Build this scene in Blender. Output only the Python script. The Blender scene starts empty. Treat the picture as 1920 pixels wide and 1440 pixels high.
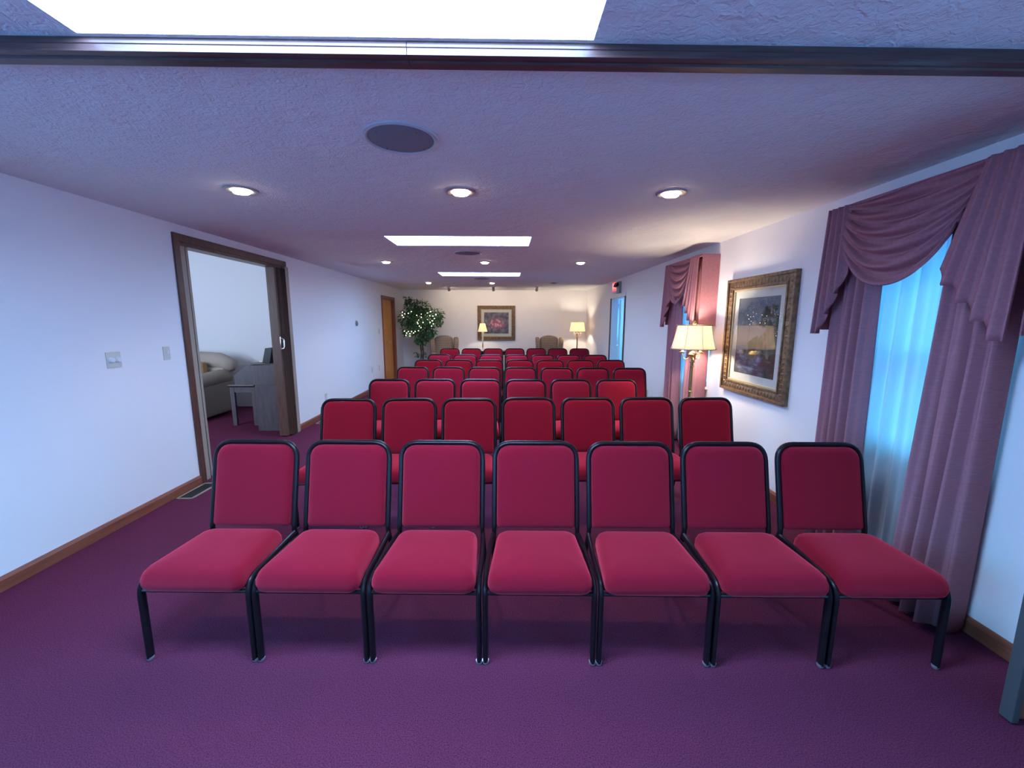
import bpy, bmesh, math, random
from mathutils import Vector, Matrix
PI = math.pi
SC = bpy.context.scene
COL = SC.collection

# ------------------------------------------------------------------ camera
cam_d = bpy.data.cameras.new('camera')
cam_d.sensor_width = 36.0
cam_d.lens = 768.8 / 1920.0 * 36.0
cam_d.clip_start = 0.02
cam = bpy.data.objects.new('camera', cam_d)
COL.objects.link(cam)
_R = Vector((0.99984876, -0.01729795, 0.0018018))
_U = Vector((0.00088166, 0.15388337, 0.98808863))
_F = Vector((0.01736917, 0.98793759, -0.15387534))
cam.matrix_world = Matrix(((_R.x, _U.x, -_F.x, 0), (_R.y, _U.y, -_F.y, 0), (_R.z, _U.z, -_F.z, 1.56), (0, 0, 0, 1)))
SC.camera = cam
# ------------------------------------------------------------------ view, world, daylight
SC.view_settings.view_transform = 'Standard'
SC.view_settings.look = 'None'
SC.view_settings.exposure = 1.5
SC.view_settings.gamma = 1.0
SC.view_settings.use_curve_mapping = False
SC.cycles.use_denoising = True
SC.cycles.max_bounces = 10
SC.cycles.diffuse_bounces = 6
SC.cycles.transparent_max_bounces = 12
SC.cycles.caustics_reflective = False
SC.cycles.caustics_refractive = False
SC.cycles.sample_clamp_indirect = 6.0
SKY_COL = (0.36, 0.60, 1.0, 1)
SKYLIGHT = 17.0
WORLD = 5.2
WARM = (1.0, 0.85, 0.66)
LAMP_W = 15.0
SPOT_W = 12.0
world = bpy.data.worlds.new('sky')
SC.world = world
world.use_nodes = True
nt = world.node_tree
bg = nt.nodes['Background']
tc = nt.nodes.new('ShaderNodeTexCoord')
sx = nt.nodes.new('ShaderNodeSeparateXYZ')
cr = nt.nodes.new('ShaderNodeValToRGB')
nt.links.new(tc.outputs['Generated'], sx.inputs[0])
nt.links.new(sx.outputs['Z'], cr.inputs[0])
cr.color_ramp.elements[0].position = 0.0
cr.color_ramp.elements[0].color = (0.15, 0.42, 1.0, 1)
cr.color_ramp.elements[1].position = 0.35
cr.color_ramp.elements[1].color = (0.07, 0.52, 0.85, 1)
nt.links.new(cr.outputs[0], bg.inputs[0])
bg.inputs[1].default_value = WORLD

def portal(name, loc, sx_, sy_, rot):
    l = bpy.data.lights.new(name, 'AREA')
    l.shape = 'RECTANGLE'; l.size = sx_; l.size_y = sy_
    l.cycles.is_portal = True
    o = bpy.data.objects.new(name, l); COL.objects.link(o)
    o.location = loc; o.rotation_euler = rot
    return o
# portals outside the room and side-room windows and the two added unseen ones (they only guide the sky sampling)
portal('window_daylight', (2.50, 2.26, 1.42), 1.3, 0.8, (0, PI / 2, 0))
portal('window_daylight', (2.50, 5.03, 1.42), 1.3, 0.8, (0, PI / 2, 0))
portal('window_daylight', (4.60, 9.1, 1.2), 1.5, 1.0, (0, PI / 2, 0))
portal('window_daylight', (2.50, -0.8, 1.35), 1.7, 1.9, (0, PI / 2, 0))
portal('window_daylight', (-3.08, 0.3, 1.35), 1.7, 1.9, (0, -PI / 2, 0))

# ------------------------------------------------------------------ materials
def mat(name, base=(0.5, 0.5, 0.5), rough=0.6, metal=0.0, spec=0.5, sheen=0.0, coat=0.0, emis=None, estr=0.0,
        var=None, vscale=20.0, vdet=3.0, bump=0.0, bscale=200.0, stretch=None, bdist=0.002, sub=None):
    m = bpy.data.materials.new(name); m.use_nodes = True
    n = m.node_tree.nodes; L = m.node_tree.links
    b = n['Principled BSDF']
    b.inputs['Base Color'].default_value = (*base, 1)
    b.inputs['Roughness'].default_value = rough
    b.inputs['Metallic'].default_value = metal
    b.inputs['Specular IOR Level'].default_value = spec
    b.inputs['Sheen Weight'].default_value = sheen
    b.inputs['Coat Weight'].default_value = coat
    if emis:
        b.inputs['Emission Color'].default_value = (*emis, 1)
        b.inputs['Emission Strength'].default_value = estr
    t = n.new('ShaderNodeTexCoord'); src = t.outputs['Object']
    if stretch:
        mp = n.new('ShaderNodeMapping'); mp.inputs['Scale'].default_value = stretch
        L.new(src, mp.inputs[0]); src = mp.outputs[0]
    if var:
        nz = n.new('ShaderNodeTexNoise'); nz.inputs['Scale'].default_value = vscale; nz.inputs['Detail'].default_value = vdet
        L.new(src, nz.inputs['Vector'])
        r = n.new('ShaderNodeValToRGB')
        r.color_ramp.elements[0].position = 0.3; r.color_ramp.elements[1].position = 0.7
        r.color_ramp.elements[0].color = (*base, 1); r.color_ramp.elements[1].color = (*var, 1)
        L.new(nz.outputs['Fac'], r.inputs[0]); L.new(r.outputs[0], b.inputs['Base Color'])
    if bump:
        nb = n.new('ShaderNodeTexNoise'); nb.inputs['Scale'].default_value = bscale; nb.inputs['Detail'].default_value = 4
        L.new(src, nb.inputs['Vector'])
        bp = n.new('ShaderNodeBump'); bp.inputs['Strength'].default_value = bump; bp.inputs['Distance'].default_value = bdist
        L.new(nb.outputs['Fac'], bp.inputs['Height']); L.new(bp.outputs[0], b.inputs['Normal'])
    return m

def cloth(name, base, var, trans=0.25, scale=(60, 60, 400), transparent=0.0, tcol=None):
    """diffuse + translucent woven cloth with fine slubs"""
    m = bpy.data.materials.new(name); m.use_nodes = True
    n = m.node_tree.nodes; L = m.node_tree.links
    n.remove(n['Principled BSDF']); out = n['Material Output']
    t = n.new('ShaderNodeTexCoord'); mp = n.new('ShaderNodeMapping'); mp.inputs['Scale'].default_value = scale
    L.new(t.outputs['Object'], mp.inputs[0])
    nz = n.new('ShaderNodeTexNoise'); nz.inputs['Scale'].default_value = 1.0; nz.inputs['Detail'].default_value = 3
    L.new(mp.outputs[0], nz.inputs['Vector'])
    r = n.new('ShaderNodeValToRGB'); r.color_ramp.elements[0].position = 0.35; r.color_ramp.elements[1].position = 0.65
    r.color_ramp.elements[0].color = (*base, 1); r.color_ramp.elements[1].color = (*var, 1)
    L.new(nz.outputs['Fac'], r.inputs[0])
    d = n.new('ShaderNodeBsdfDiffuse'); tr = n.new('ShaderNodeBsdfTranslucent'); mx = n.new('ShaderNodeMixShader')
    L.new(r.outputs[0], d.inputs[0])
    if tcol: tr.inputs[0].default_value = (*tcol, 1)
    else: L.new(r.outputs[0], tr.inputs[0])
    mx.inputs[0].default_value = trans
    L.new(d.outputs[0], mx.inputs[1]); L.new(tr.outputs[0], mx.inputs[2])
    last = mx
    if transparent:
        tp = n.new('ShaderNodeBsdfTransparent'); m2 = n.new('ShaderNodeMixShader'); m2.inputs[0].default_value = transparent
        L.new(mx.outputs[0], m2.inputs[1]); L.new(tp.outputs[0], m2.inputs[2]); last = m2
    L.new(last.outputs[0], out.inputs['Surface'])
    return m

def emit(name, col, strength):
    m = bpy.data.materials.new(name); m.use_nodes = True
    n = m.node_tree.nodes; n.remove(n['Principled BSDF'])
    e = n.new('ShaderNodeEmission'); e.inputs[0].default_value = (*col, 1); e.inputs[1].default_value = strength
    m.node_tree.links.new(e.outputs[0], n['Material Output'].inputs['Surface'])
    return m

def pane_glass(name, refl=1.5, tint=(1, 1, 1)):
    m = bpy.data.materials.new(name); m.use_nodes = True
    n = m.node_tree.nodes; L = m.node_tree.links; n.remove(n['Principled BSDF'])
    lw = n.new('ShaderNodeLayerWeight'); lw.inputs[0].default_value = 0.5
    pw = n.new('ShaderNodeMath'); pw.operation = 'POWER'; pw.inputs[1].default_value = 3.6; L.new(lw.outputs['Facing'], pw.inputs[0])
    f = n.new('ShaderNodeMath'); f.operation = 'MULTIPLY_ADD'; f.inputs[1].default_value = 0.7; f.inputs[2].default_value = refl; L.new(pw.outputs[0], f.inputs[0])
    tp = n.new('ShaderNodeBsdfTransparent'); tp.inputs[0].default_value = (*tint, 1)
    g = n.new('ShaderNodeBsdfGlossy'); g.inputs['Roughness'].default_value = 0.01
    mx = n.new('ShaderNodeMixShader')
    L.new(f.outputs[0], mx.inputs[0]); L.new(tp.outputs[0], mx.inputs[1]); L.new(g.outputs[0], mx.inputs[2])
    L.new(mx.outputs[0], n['Material Output'].inputs['Surface'])
    return m

def wall_paint(name, col, bstr, bscale):
    m = mat(name, col, rough=0.42, spec=0.35, bump=bstr, bscale=bscale, bdist=0.002)
    return m

M = {}
M['wall'] = wall_paint('ivory_wall_paint', (0.87, 0.84, 0.83), 0.25, 120)
M['side_wall'] = wall_paint('side_room_paint', (0.82, 0.82, 0.82), 0.2, 120)
# stamped ceiling texture
def ceiling_mat():
    m = mat('stomped_ceiling_plaster', (0.80, 0.79, 0.79), rough=0.85, spec=0.2)
    n = m.node_tree.nodes; L = m.node_tree.links; b = n['Principled BSDF']
    t = n.new('ShaderNodeTexCoord')
    wn = n.new('ShaderNodeTexNoise'); wn.inputs['Scale'].default_value = 7; wn.inputs['Detail'].default_value = 2
    L.new(t.outputs['Object'], wn.inputs['Vector'])
    mix = n.new('ShaderNodeMix'); mix.data_type = 'VECTOR'; mix.inputs[0].default_value = 0.12
    L.new(t.outputs['Object'], mix.inputs[4]); L.new(wn.outputs['Color'], mix.inputs[5])
    v = n.new('ShaderNodeTexVoronoi'); v.inputs['Scale'].default_value = 11; v.feature = 'SMOOTH_F1'
    L.new(mix.outputs[1], v.inputs['Vector'])
    nz = n.new('ShaderNodeTexNoise'); nz.inputs['Scale'].default_value = 38; nz.inputs['Detail'].default_value = 5; nz.inputs['Distortion'].default_value = 1.2
    L.new(t.outputs['Object'], nz.inputs['Vector'])
    ad = n.new('ShaderNodeMath'); ad.operation = 'MULTIPLY_ADD'; ad.inputs[1].default_value = 0.9
    L.new(nz.outputs['Fac'], ad.inputs[0]); L.new(v.outputs['Distance'], ad.inputs[2])
    bp = n.new('ShaderNodeBump'); bp.inputs['Strength'].default_value = 0.75; bp.inputs['Distance'].default_value = 0.014
    L.new(ad.outputs[0], bp.inputs['Height']); L.new(bp.outputs[0], b.inputs['Normal'])
    return m
M['ceiling'] = ceiling_mat()
def carpet_mat(name, a, b_):
    m = mat(name, a, rough=0.95, spec=0.05, sheen=0.0, var=b_, vscale=210, vdet=6, bump=0.5, bscale=520, bdist=0.004)
    return m
M['carpet'] = carpet_mat('plum_cut_pile_carpet', (0.068, 0.011, 0.029), (0.185, 0.039, 0.085))
M['base'] = mat('reddish_baseboard_wood', (0.20, 0.055, 0.03), rough=0.35, var=(0.28, 0.09, 0.05), vscale=4, stretch=(1, 1, 12))
M['casing'] = mat('dark_walnut_trim', (0.075, 0.032, 0.022), rough=0.35, var=(0.14, 0.06, 0.04), vscale=4, stretch=(14, 14, 1))
M['track'] = mat('dark_stained_track', (0.075, 0.04, 0.04), rough=0.3, spec=0.4, coat=0.0, var=(0.11, 0.065, 0.06), vscale=6, stretch=(1, 12, 12))
M['pleat'] = mat('woodgrain_vinyl_pleats', (0.10, 0.048, 0.035), rough=0.4, var=(0.17, 0.09, 0.06), vscale=5, stretch=(16, 16, 1))
M['putty'] = mat('putty_beige_post', (0.36, 0.29, 0.22), rough=0.5)
M['oak'] = mat('golden_oak_veneer', (0.78, 0.36, 0.08), rough=0.32, var=(0.66, 0.27, 0.05), vscale=4, stretch=(9, 9, 0.8), coat=0.3)
M['redwood'] = mat('red_brown_door_casing', (0.24, 0.06, 0.03), rough=0.35, var=(0.32, 0.10, 0.05), vscale=4, stretch=(12, 12, 1))
M['white_trim'] = mat('white_gloss_trim', (0.8, 0.8, 0.78), rough=0.3)
M['white_plastic'] = mat('ivory_plastic', (0.62, 0.60, 0.52), rough=0.35)
M['dark'] = mat('near_black_void', (0.01, 0.01, 0.012), rough=0.6)
M['frame'] = mat('black_enamel_tube', (0.010, 0.006, 0.009), rough=0.33, spec=0.24, coat=0.02, var=(0.014, 0.009, 0.012), vscale=60)
M['glide'] = mat('nickel_glide', (0.6, 0.62, 0.65), rough=0.3, metal=0.7)
M['seat'] = mat('burgundy_upholstery', (0.21, 0.0045, 0.015), rough=0.9, spec=0.06, sheen=1.0, var=(0.25, 0.006, 0.020), vscale=220, bump=0.35, bscale=420, bdist=0.0015)
_b = M['seat'].node_tree.nodes['Principled BSDF']; _b.inputs['Sheen Tint'].default_value = (1.0, 0.09, 0.145, 1); _b.inputs['Sheen Roughness'].default_value = 0.55
M['backpan'] = mat('black_back_shell', (0.02, 0.016, 0.018), rough=0.45)
M['brass'] = mat('aged_brass', (0.72, 0.50, 0.22), rough=0.28, metal=1.0)
M['brasspole'] = mat('antique_brass_pole', (0.42, 0.28, 0.12), rough=0.35, metal=0.9)
M['chrome'] = mat('chrome', (0.8, 0.82, 0.85), rough=0.12, metal=1.0)
M['giltframe'] = mat('antique_bronze_gilt', (0.11, 0.062, 0.032), rough=0.42, metal=0.3, var=(0.29, 0.185, 0.10), vscale=26, vdet=6, bump=0.8, bscale=45, bdist=0.006)
M['giltlip'] = mat('pale_gilt_lip', (0.62, 0.50, 0.28), rough=0.35, metal=0.4)
M['mat'] = mat('cream_mat_board', (0.62, 0.62, 0.54), rough=0.8)
M['drape'] = cloth('dusty_mauve_drape', (0.45, 0.20, 0.235), (0.50, 0.225, 0.265), 0.22, (26, 26, 170))
M['swag'] = cloth('dusty_mauve_valance', (0.40, 0.175, 0.20), (0.46, 0.20, 0.235), 0.16, (70, 70, 70))
M['sheer'] = cloth('white_sheer_voile', (0.62, 0.68, 0.70), (0.64, 0.70, 0.72), 0.42, (60, 60, 6), transparent=0.06, tcol=(0.60, 0.72, 0.76))
M['shade'] = cloth('white_lamp_silk', (0.85, 0.80, 0.70), (0.88, 0.83, 0.74), 0.62, (80, 80, 8), tcol=(0.95, 0.84, 0.66))
M['shaderib'] = mat('shade_rib_trim', (0.32, 0.27, 0.2), rough=0.8)
M['glass'] = pane_glass('window_glass', 0.03, (0.94, 0.97, 0.98))
M['picglass'] = pane_glass('picture_glass', 0.025)
M['skypane'] = emit('daylit_skylight_acrylic', SKY_COL[:3], SKYLIGHT)
M['speaker'] = mat('grey_speaker_grille', (0.20, 0.21, 0.24), rough=0.6, bump=0.5, bscale=500)
M['speaker_rim'] = mat('painted_speaker_rim', (0.50, 0.50, 0.52), rough=0.4)
M['can'] = mat('satin_downlight_trim', (0.5, 0.48, 0.48), rough=0.3, metal=0.5)
M['bulb'] = emit('lit_lamp_face', (1.0, 0.84, 0.62), 14.0)
M['fairy'] = emit('lit_fairy_bulb', (1.0, 0.88, 0.62), 9.0)
M['candle'] = mat('white_candle_sleeve', (0.8, 0.76, 0.65), rough=0.5)
M['leaf'] = mat('ficus_leaf', (0.018, 0.085, 0.03), rough=0.35, var=(0.05, 0.17, 0.055), vscale=6)
M['bark'] = mat('ficus_bark', (0.10, 0.07, 0.05), rough=0.8)
M['pot'] = mat('dark_basket_pot', (0.035, 0.022, 0.02), rough=0.7, bump=0.7, bscale=60)
M['soil'] = mat('moss', (0.04, 0.05, 0.02), rough=0.9)
M['sofa'] = mat('tan_sofa_fabric', (0.27, 0.22, 0.165), rough=0.85, var=(0.32, 0.26, 0.20), vscale=40, bump=0.3, bscale=300)
M['sofa_back'] = mat('tan_blue_sofa_fabric', (0.40, 0.34, 0.27), rough=0.85, var=(0.46, 0.38, 0.30), vscale=3)
M['camel'] = mat('camel_cushion', (0.46, 0.26, 0.12), rough=0.85)
M['organ'] = mat('grey_washed_oak', (0.085, 0.072, 0.08), rough=0.4, var=(0.13, 0.11, 0.115), vscale=5, stretch=(6, 6, 1))
M['black'] = mat('black_satin', (0.008, 0.008, 0.01), rough=0.4)
M['exit_white'] = mat('exit_sign_housing', (0.7, 0.68, 0.66), rough=0.4)
M['exit_face'] = emit('lit_exit_face', (0.95, 0.12, 0.16), 0.5)
M['exit_text'] = emit('lit_exit_letters', (1.0, 0.40, 0.40), 0.6)
M['table'] = mat('dark_mahogany_top', (0.03, 0.012, 0.012), rough=0.25, var=(0.05, 0.02, 0.018), vscale=8)
M['gravel'] = mat('pale_outdoor_ground', (0.4, 0.42, 0.42), rough=0.9, var=(0.3, 0.3, 0.3), vscale=5)

def wing_mat():
    m = mat('olive_lattice_upholstery', (0.30, 0.21, 0.12), rough=0.85)
    n = m.node_tree.nodes; L = m.node_tree.links
    t = n.new('ShaderNodeTexCoord'); mp = n.new('ShaderNodeMapping'); mp.inputs['Rotation'].default_value = (0, PI / 4, 0)
    ck = n.new('ShaderNodeTexChecker'); ck.inputs['Scale'].default_value = 26
    ck.inputs['Color1'].default_value = (0.34, 0.235, 0.165, 1); ck.inputs['Color2'].default_value = (0.24, 0.17, 0.11, 1)
    L.new(t.outputs['Object'], mp.inputs[0]); L.new(mp.outputs[0], ck.inputs['Vector'])
    L.new(ck.outputs['Color'], n['Principled BSDF'].inputs['Base Color'])
    return m
M['wing'] = wing_mat()

def landscape_mat():
    """soft impressionist wood-and-stream picture; object space: x across, z up"""
    m = mat('woodland_stream_print', (0.2, 0.2, 0.2), rough=0.6)
    n = m.node_tree.nodes; L = m.node_tree.links; b = n['Principled BSDF']
    t = n.new('ShaderNodeTexCoord'); s = n.new('ShaderNodeSeparateXYZ'); L.new(t.outputs['Object'], s.inputs[0])
    def noise(sc, det, st=(1, 1, 1), loc=(0, 0, 0)):
        mp = n.new('ShaderNodeMapping'); mp.inputs['Scale'].default_value = st; mp.inputs['Location'].default_value = loc
        L.new(t.outputs['Object'], mp.inputs[0])
        z = n.new('ShaderNodeTexNoise'); z.inputs['Scale'].default_value = sc; z.inputs['Detail'].default_value = det
        L.new(mp.outputs[0], z.inputs['Vector']); return z.outputs['Fac']
    def ramp(f, stops):
        r = n.new('ShaderNodeValToRGB'); e = r.color_ramp.elements
        e[0].position, e[0].color = stops[0][0], (*stops[0][1], 1); e[1].position, e[1].color = stops[-1][0], (*stops[-1][1], 1)
        for p, c in stops[1:-1]:
            q = e.new(p); q.color = (*c, 1)
        L.new(f, r.inputs[0]); return r.outputs[0]
    def math_(op, a, b2, c=None):
        q = n.new('ShaderNodeMath'); q.operation = op
        for i, v in enumerate((a, b2, c)):
            if v is None: continue
            if isinstance(v, (int, float)): q.inputs[i].default_value = v
            else: L.new(v, q.inputs[i])
        return q.outputs[0]
    def mixc(f, a, b2):
        q = n.new('ShaderNodeMix'); q.data_type = 'RGBA'; L.new(f, q.inputs[0]); L.new(a, q.inputs[6]); L.new(b2, q.inputs[7]); return q.outputs[2]
    sky = ramp(noise(4, 5, (1, 1, 0.7)), [(0.3, (0.09, 0.115, 0.15)), (0.55, (0.135, 0.16, 0.19)), (0.7, (0.20, 0.22, 0.22))])
    tree = ramp(noise(9, 6, (1.6, 1, 0.7), (3, 0, 1)), [(0.3, (0.012, 0.018, 0.015)), (0.5, (0.045, 0.06, 0.035)), (0.62, (0.10, 0.075, 0.065)), (0.75, (0.20, 0.18, 0.11))])
    water = ramp(noise(6, 5, (1, 1, 3.2), (0, 0, 4)), [(0.35, (0.035, 0.04, 0.05)), (0.52, (0.08, 0.09, 0.13)), (0.66, (0.25, 0.30, 0.42))])
    bank = ramp(noise(10, 5, (1, 1, 3), (7, 0, 4)), [(0.3, (0.015, 0.02, 0.015)), (0.6, (0.06, 0.055, 0.04)), (0.75, (0.22, 0.21, 0.17))])
    wob = noise(5, 4)
    # trees grow denser to the right and lower
    treef = math_('ADD', math_('MULTIPLY', s.outputs['X'], 1.6), math_('MULTIPLY', s.outputs['Z'], -0.9))
    treef = math_('ADD', treef, math_('MULTIPLY', math_('SUBTRACT', wob, 0.5), 2.2))
    treef = ramp(treef, [(-0.0, (0, 0, 0)), (0.12, (1, 1, 1))])
    up = mixc(treef, sky, tree)
    lo = mixc(ramp(math_('ADD', math_('ABSOLUTE', math_('ADD', s.outputs['X'], 0.08), 0), math_('MULTIPLY', wob, 0.25)), [(0.22, (0, 0, 0)), (0.38, (1, 1, 1))]), water, bank)
    hz = ramp(math_('ADD', math_('MULTIPLY', s.outputs['Z'], 4.0), math_('ADD', 1.05, math_('MULTIPLY', wob, 0.5))), [(0.45, (0, 0, 0)), (0.7, (1, 1, 1))])
    c = mixc(hz, lo, up)
    L.new(c, b.inputs['Base Color'])
    return m
M['landscape'] = landscape_mat()

def roses_mat():
    """loose still life: pale and red blooms in the middle of a dim grey-green ground"""
    m = mat('rose_still_life_print', (0.2, 0.2, 0.2), rough=0.6)
    n = m.node_tree.nodes; L = m.node_tree.links; b = n['Principled BSDF']
    t = n.new('ShaderNodeTexCoord')
    nz = n.new('ShaderNodeTexNoise'); nz.inputs['Scale'].default_value = 9; nz.inputs['Detail'].default_value = 5; L.new(t.outputs['Object'], nz.inputs['Vector'])
    r = n.new('ShaderNodeValToRGB'); e = r.color_ramp.elements
    e[0].position = 0.35; e[0].color = (0.05, 0.04, 0.05, 1); e[1].position = 0.72; e[1].color = (0.30, 0.27, 0.22, 1)
    q = e.new(0.5); q.color = (0.13, 0.10, 0.12, 1)
    L.new(nz.outputs['Fac'], r.inputs[0])
    v = n.new('ShaderNodeTexVoronoi'); v.inputs['Scale'].default_value = 12; L.new(t.outputs['Object'], v.inputs['Vector'])
    r2 = n.new('ShaderNodeValToRGB'); e = r2.color_ramp.elements
    e[0].position = 0.05; e[0].color = (0.22, 0.03, 0.05, 1); e[1].position = 0.55; e[1].color = (0.42, 0.08, 0.10, 1)
    q = e.new(0.2); q.color = (0.85, 0.50, 0.48, 1)
    q = e.new(0.36); q.color = (0.62, 0.22, 0.24, 1)
    L.new(v.outputs['Distance'], r2.inputs[0])
    ln = n.new('ShaderNodeVectorMath'); ln.operation = 'LENGTH'
    mp = n.new('ShaderNodeMapping'); mp.inputs['Scale'].default_value = (1, 1, 1.55); mp.inputs['Location'].default_value = (-0.02, 0, 0.02)
    L.new(t.outputs['Object'], mp.inputs[0]); L.new(mp.outputs[0], ln.inputs[0])
    ad = n.new('ShaderNodeMath'); ad.operation = 'MULTIPLY_ADD'; ad.inputs[1].default_value = 0.34
    L.new(nz.outputs['Fac'], ad.inputs[0]); L.new(ln.outputs['Value'], ad.inputs[2])
    r3 = n.new('ShaderNodeValToRGB'); r3.color_ramp.elements[0].position = 0.29; r3.color_ramp.elements[1].position = 0.44
    L.new(ad.outputs[0], r3.inputs[0])
    mx = n.new('ShaderNodeMix'); mx.data_type = 'RGBA'
    L.new(r3.outputs[0], mx.inputs[0]); L.new(r2.outputs[0], mx.inputs[6]); L.new(r.outputs[0], mx.inputs[7])
    L.new(mx.outputs[2], b.inputs['Base Color'])
    return m
M['roses'] = roses_mat()

# ------------------------------------------------------------------ mesh helpers
def obj(name, bm, m, parent=None, smooth=True, angle=40):
    me = bpy.data.meshes.new(name)
    bmesh.ops.recalc_face_normals(bm, faces=bm.faces[:])
    if smooth:
        lim = math.radians(angle)
        for f in bm.faces: f.smooth = True
        for e in bm.edges:
            if len(e.link_faces) == 2 and e.link_faces[0].normal.angle(e.link_faces[1].normal, 0) > lim: e.smooth = False
    bm.to_mesh(me); bm.free()
    for mm in (m if isinstance(m, (list, tuple)) else [m]): me.materials.append(mm)
    o = bpy.data.objects.new(name, me); COL.objects.link(o)
    if parent is not None: o.parent = parent
    return o
def thing(name, label, cat, loc=(0, 0, 0), rz=0.0, group=None):
    o = bpy.data.objects.new(name, None); COL.objects.link(o)
    o.location = loc; o.rotation_euler = (0, 0, rz); o.empty_display_size = 0.1
    o['label'] = label; o['category'] = cat
    if group: o['group'] = group
    return o
def tag(o, label, cat, group=None):
    o['label'] = label; o['category'] = cat
    if group: o['group'] = group
    return o
def struct(name, bm, m, smooth=False):
    o = obj(name, bm, m, None, smooth); o['kind'] = 'structure'; return o
def dup(root, loc, rz, label, group=None):
    r = root.copy(); COL.objects.link(r); r.location = loc; r.rotation_euler = (0, 0, rz)
    r['label'] = label
    if group: r['group'] = group
    for ch in root.children:
        c = ch.copy(); COL.objects.link(c); c.parent = r
        for g in ch.children:
            d = g.copy(); COL.objects.link(d); d.parent = c
    return r
def box(bm, x0, x1, y0, y1, z0, z1, bev=0.0, seg=2, mi=0):
    tb = bmesh.new()
    bmesh.ops.create_cube(tb, size=1.0)
    for v in tb.verts:
        v.co = Vector(((x0 + x1) / 2 + v.co.x * (x1 - x0), (y0 + y1) / 2 + v.co.y * (y1 - y0), (z0 + z1) / 2 + v.co.z * (z1 - z0)))
    if bev: bmesh.ops.bevel(tb, geom=tb.edges[:], offset=bev, segments=seg, affect='EDGES', profile=0.6)
    merge(bm, tb, mi)
def merge(bm, tb, mi=0, mtx=None):
    if mtx is not None: bmesh.ops.transform(tb, matrix=mtx, verts=tb.verts)
    me = bpy.data.meshes.new('tmp'); 
    for f in tb.faces: f.material_index = mi
    tb.to_mesh(me); tb.free(); bm.from_mesh(me); bpy.data.meshes.remove(me)
def tube(bm, path, ra, rb, ref, n=10, cap=True, closed=False):
    """sweep an ellipse: ra along the reference direction, rb across it"""
    P = [Vector(p) for p in path]; ref = Vector(ref).normalized(); rings = []
    N = len(P)
    for i, p in enumerate(P):
        if closed: t = (P[(i + 1) % N] - P[i - 1])
        else: t = (P[min(i + 1, N - 1)] - P[max(i - 1, 0)])
        t.normalize()
        a = (ref - t * ref.dot(t))
        if a.length < 1e-4: a = t.orthogonal()
        a.normalize(); b = t.cross(a)
        A = ra[i] if isinstance(ra, (list, tuple)) else ra
        B = rb[i] if isinstance(rb, (list, tuple)) else rb
        rings.append([bm.verts.new(p + a * (A * math.cos(2 * PI * k / n)) + b * (B * math.sin(2 * PI * k / n))) for k in range(n)])
    m_ = N if closed else N - 1
    for i in range(m_):
        r0, r1 = rings[i], rings[(i + 1) % N]
        for k in range(n): bm.faces.new((r0[k], r0[(k + 1) % n], r1[(k + 1) % n], r1[k]))
    if cap and not closed:
        bm.faces.new(rings[0][::-1]); bm.faces.new(rings[-1])
def fillet(pts, r, seg=6):
    P = [Vector(p) for p in pts]; out = [P[0]]
    for i in range(1, len(P) - 1):
        a, b, c = P[i - 1], P[i], P[i + 1]
        rr = min(r, (a - b).length * 0.49, (c - b).length * 0.49)
        p0 = b + (a - b).normalized() * rr; p1 = b + (c - b).normalized() * rr
        for k in range(seg + 1):
            t = k / seg; out.append(p0 * (1 - t) ** 2 + b * 2 * t * (1 - t) + p1 * t ** 2)
    out.append(P[-1]); return out
def round_outline(corners, radii, seg=6):
    out = []; n = len(corners)
    for i in range(n):
        a, b, c = Vector(corners[i - 1]), Vector(corners[i]), Vector(corners[(i + 1) % n]); r = radii[i]
        p0 = b + (a - b).normalized() * r; p1 = b + (c - b).normalized() * r
        for k in range(seg + 1):
            t = k / seg
            # circular-ish corner
            w = 0.75
            q = (p0 * (1 - t) ** 2 + b * 2 * w * t * (1 - t) + p1 * t ** 2) / ((1 - t) ** 2 + 2 * w * t * (1 - t) + t ** 2)
            out.append(q)
    return out
def cushion(bm, outline, layers, fn):
    """loft rings of an outline (2-D), each layer = (inset, height); fn maps (u, v, h) to 3-D"""
    cx = sum(p.x for p in outline) / len(outline); cy = sum(p.y for p in outline) / len(outline)
    W = max(p.x for p in outline) - min(p.x for p in outline); H = max(p.y for p in outline) - min(p.y for p in outline)
    rings = []
    for ins, h in layers:
        sx_, sy_ = (W - 2 * ins) / W, (H - 2 * ins) / H
        rings.append([bm.verts.new(fn(cx + (p.x - cx) * sx_, cy + (p.y - cy) * sy_, h)) for p in outline])
    n = len(outline)
    for a, b in zip(rings, rings[1:]):
        for k in range(n): bm.faces.new((a[k], a[(k + 1) % n], b[(k + 1) % n], b[k]))
    bm.faces.new(rings[0][::-1]); bm.faces.new(rings[-1])
def lathe(bm, prof, cx=0, cy=0, n=24, mi=0, z0=0, caps=True):
    rings = []
    for r, z in prof:
        rings.append([bm.verts.new((cx + r * math.cos(2 * PI * k / n), cy + r * math.sin(2 * PI * k / n), z + z0)) for k in range(n)])
    for a, b in zip(rings, rings[1:]):
        for k in range(n):
            f = bm.faces.new((a[k], a[(k + 1) % n], b[(k + 1) % n], b[k])); f.material_index = mi
    if caps:
        bm.faces.new(rings[0][::-1]).material_index = mi; bm.faces.new(rings[-1]).material_index = mi
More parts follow.
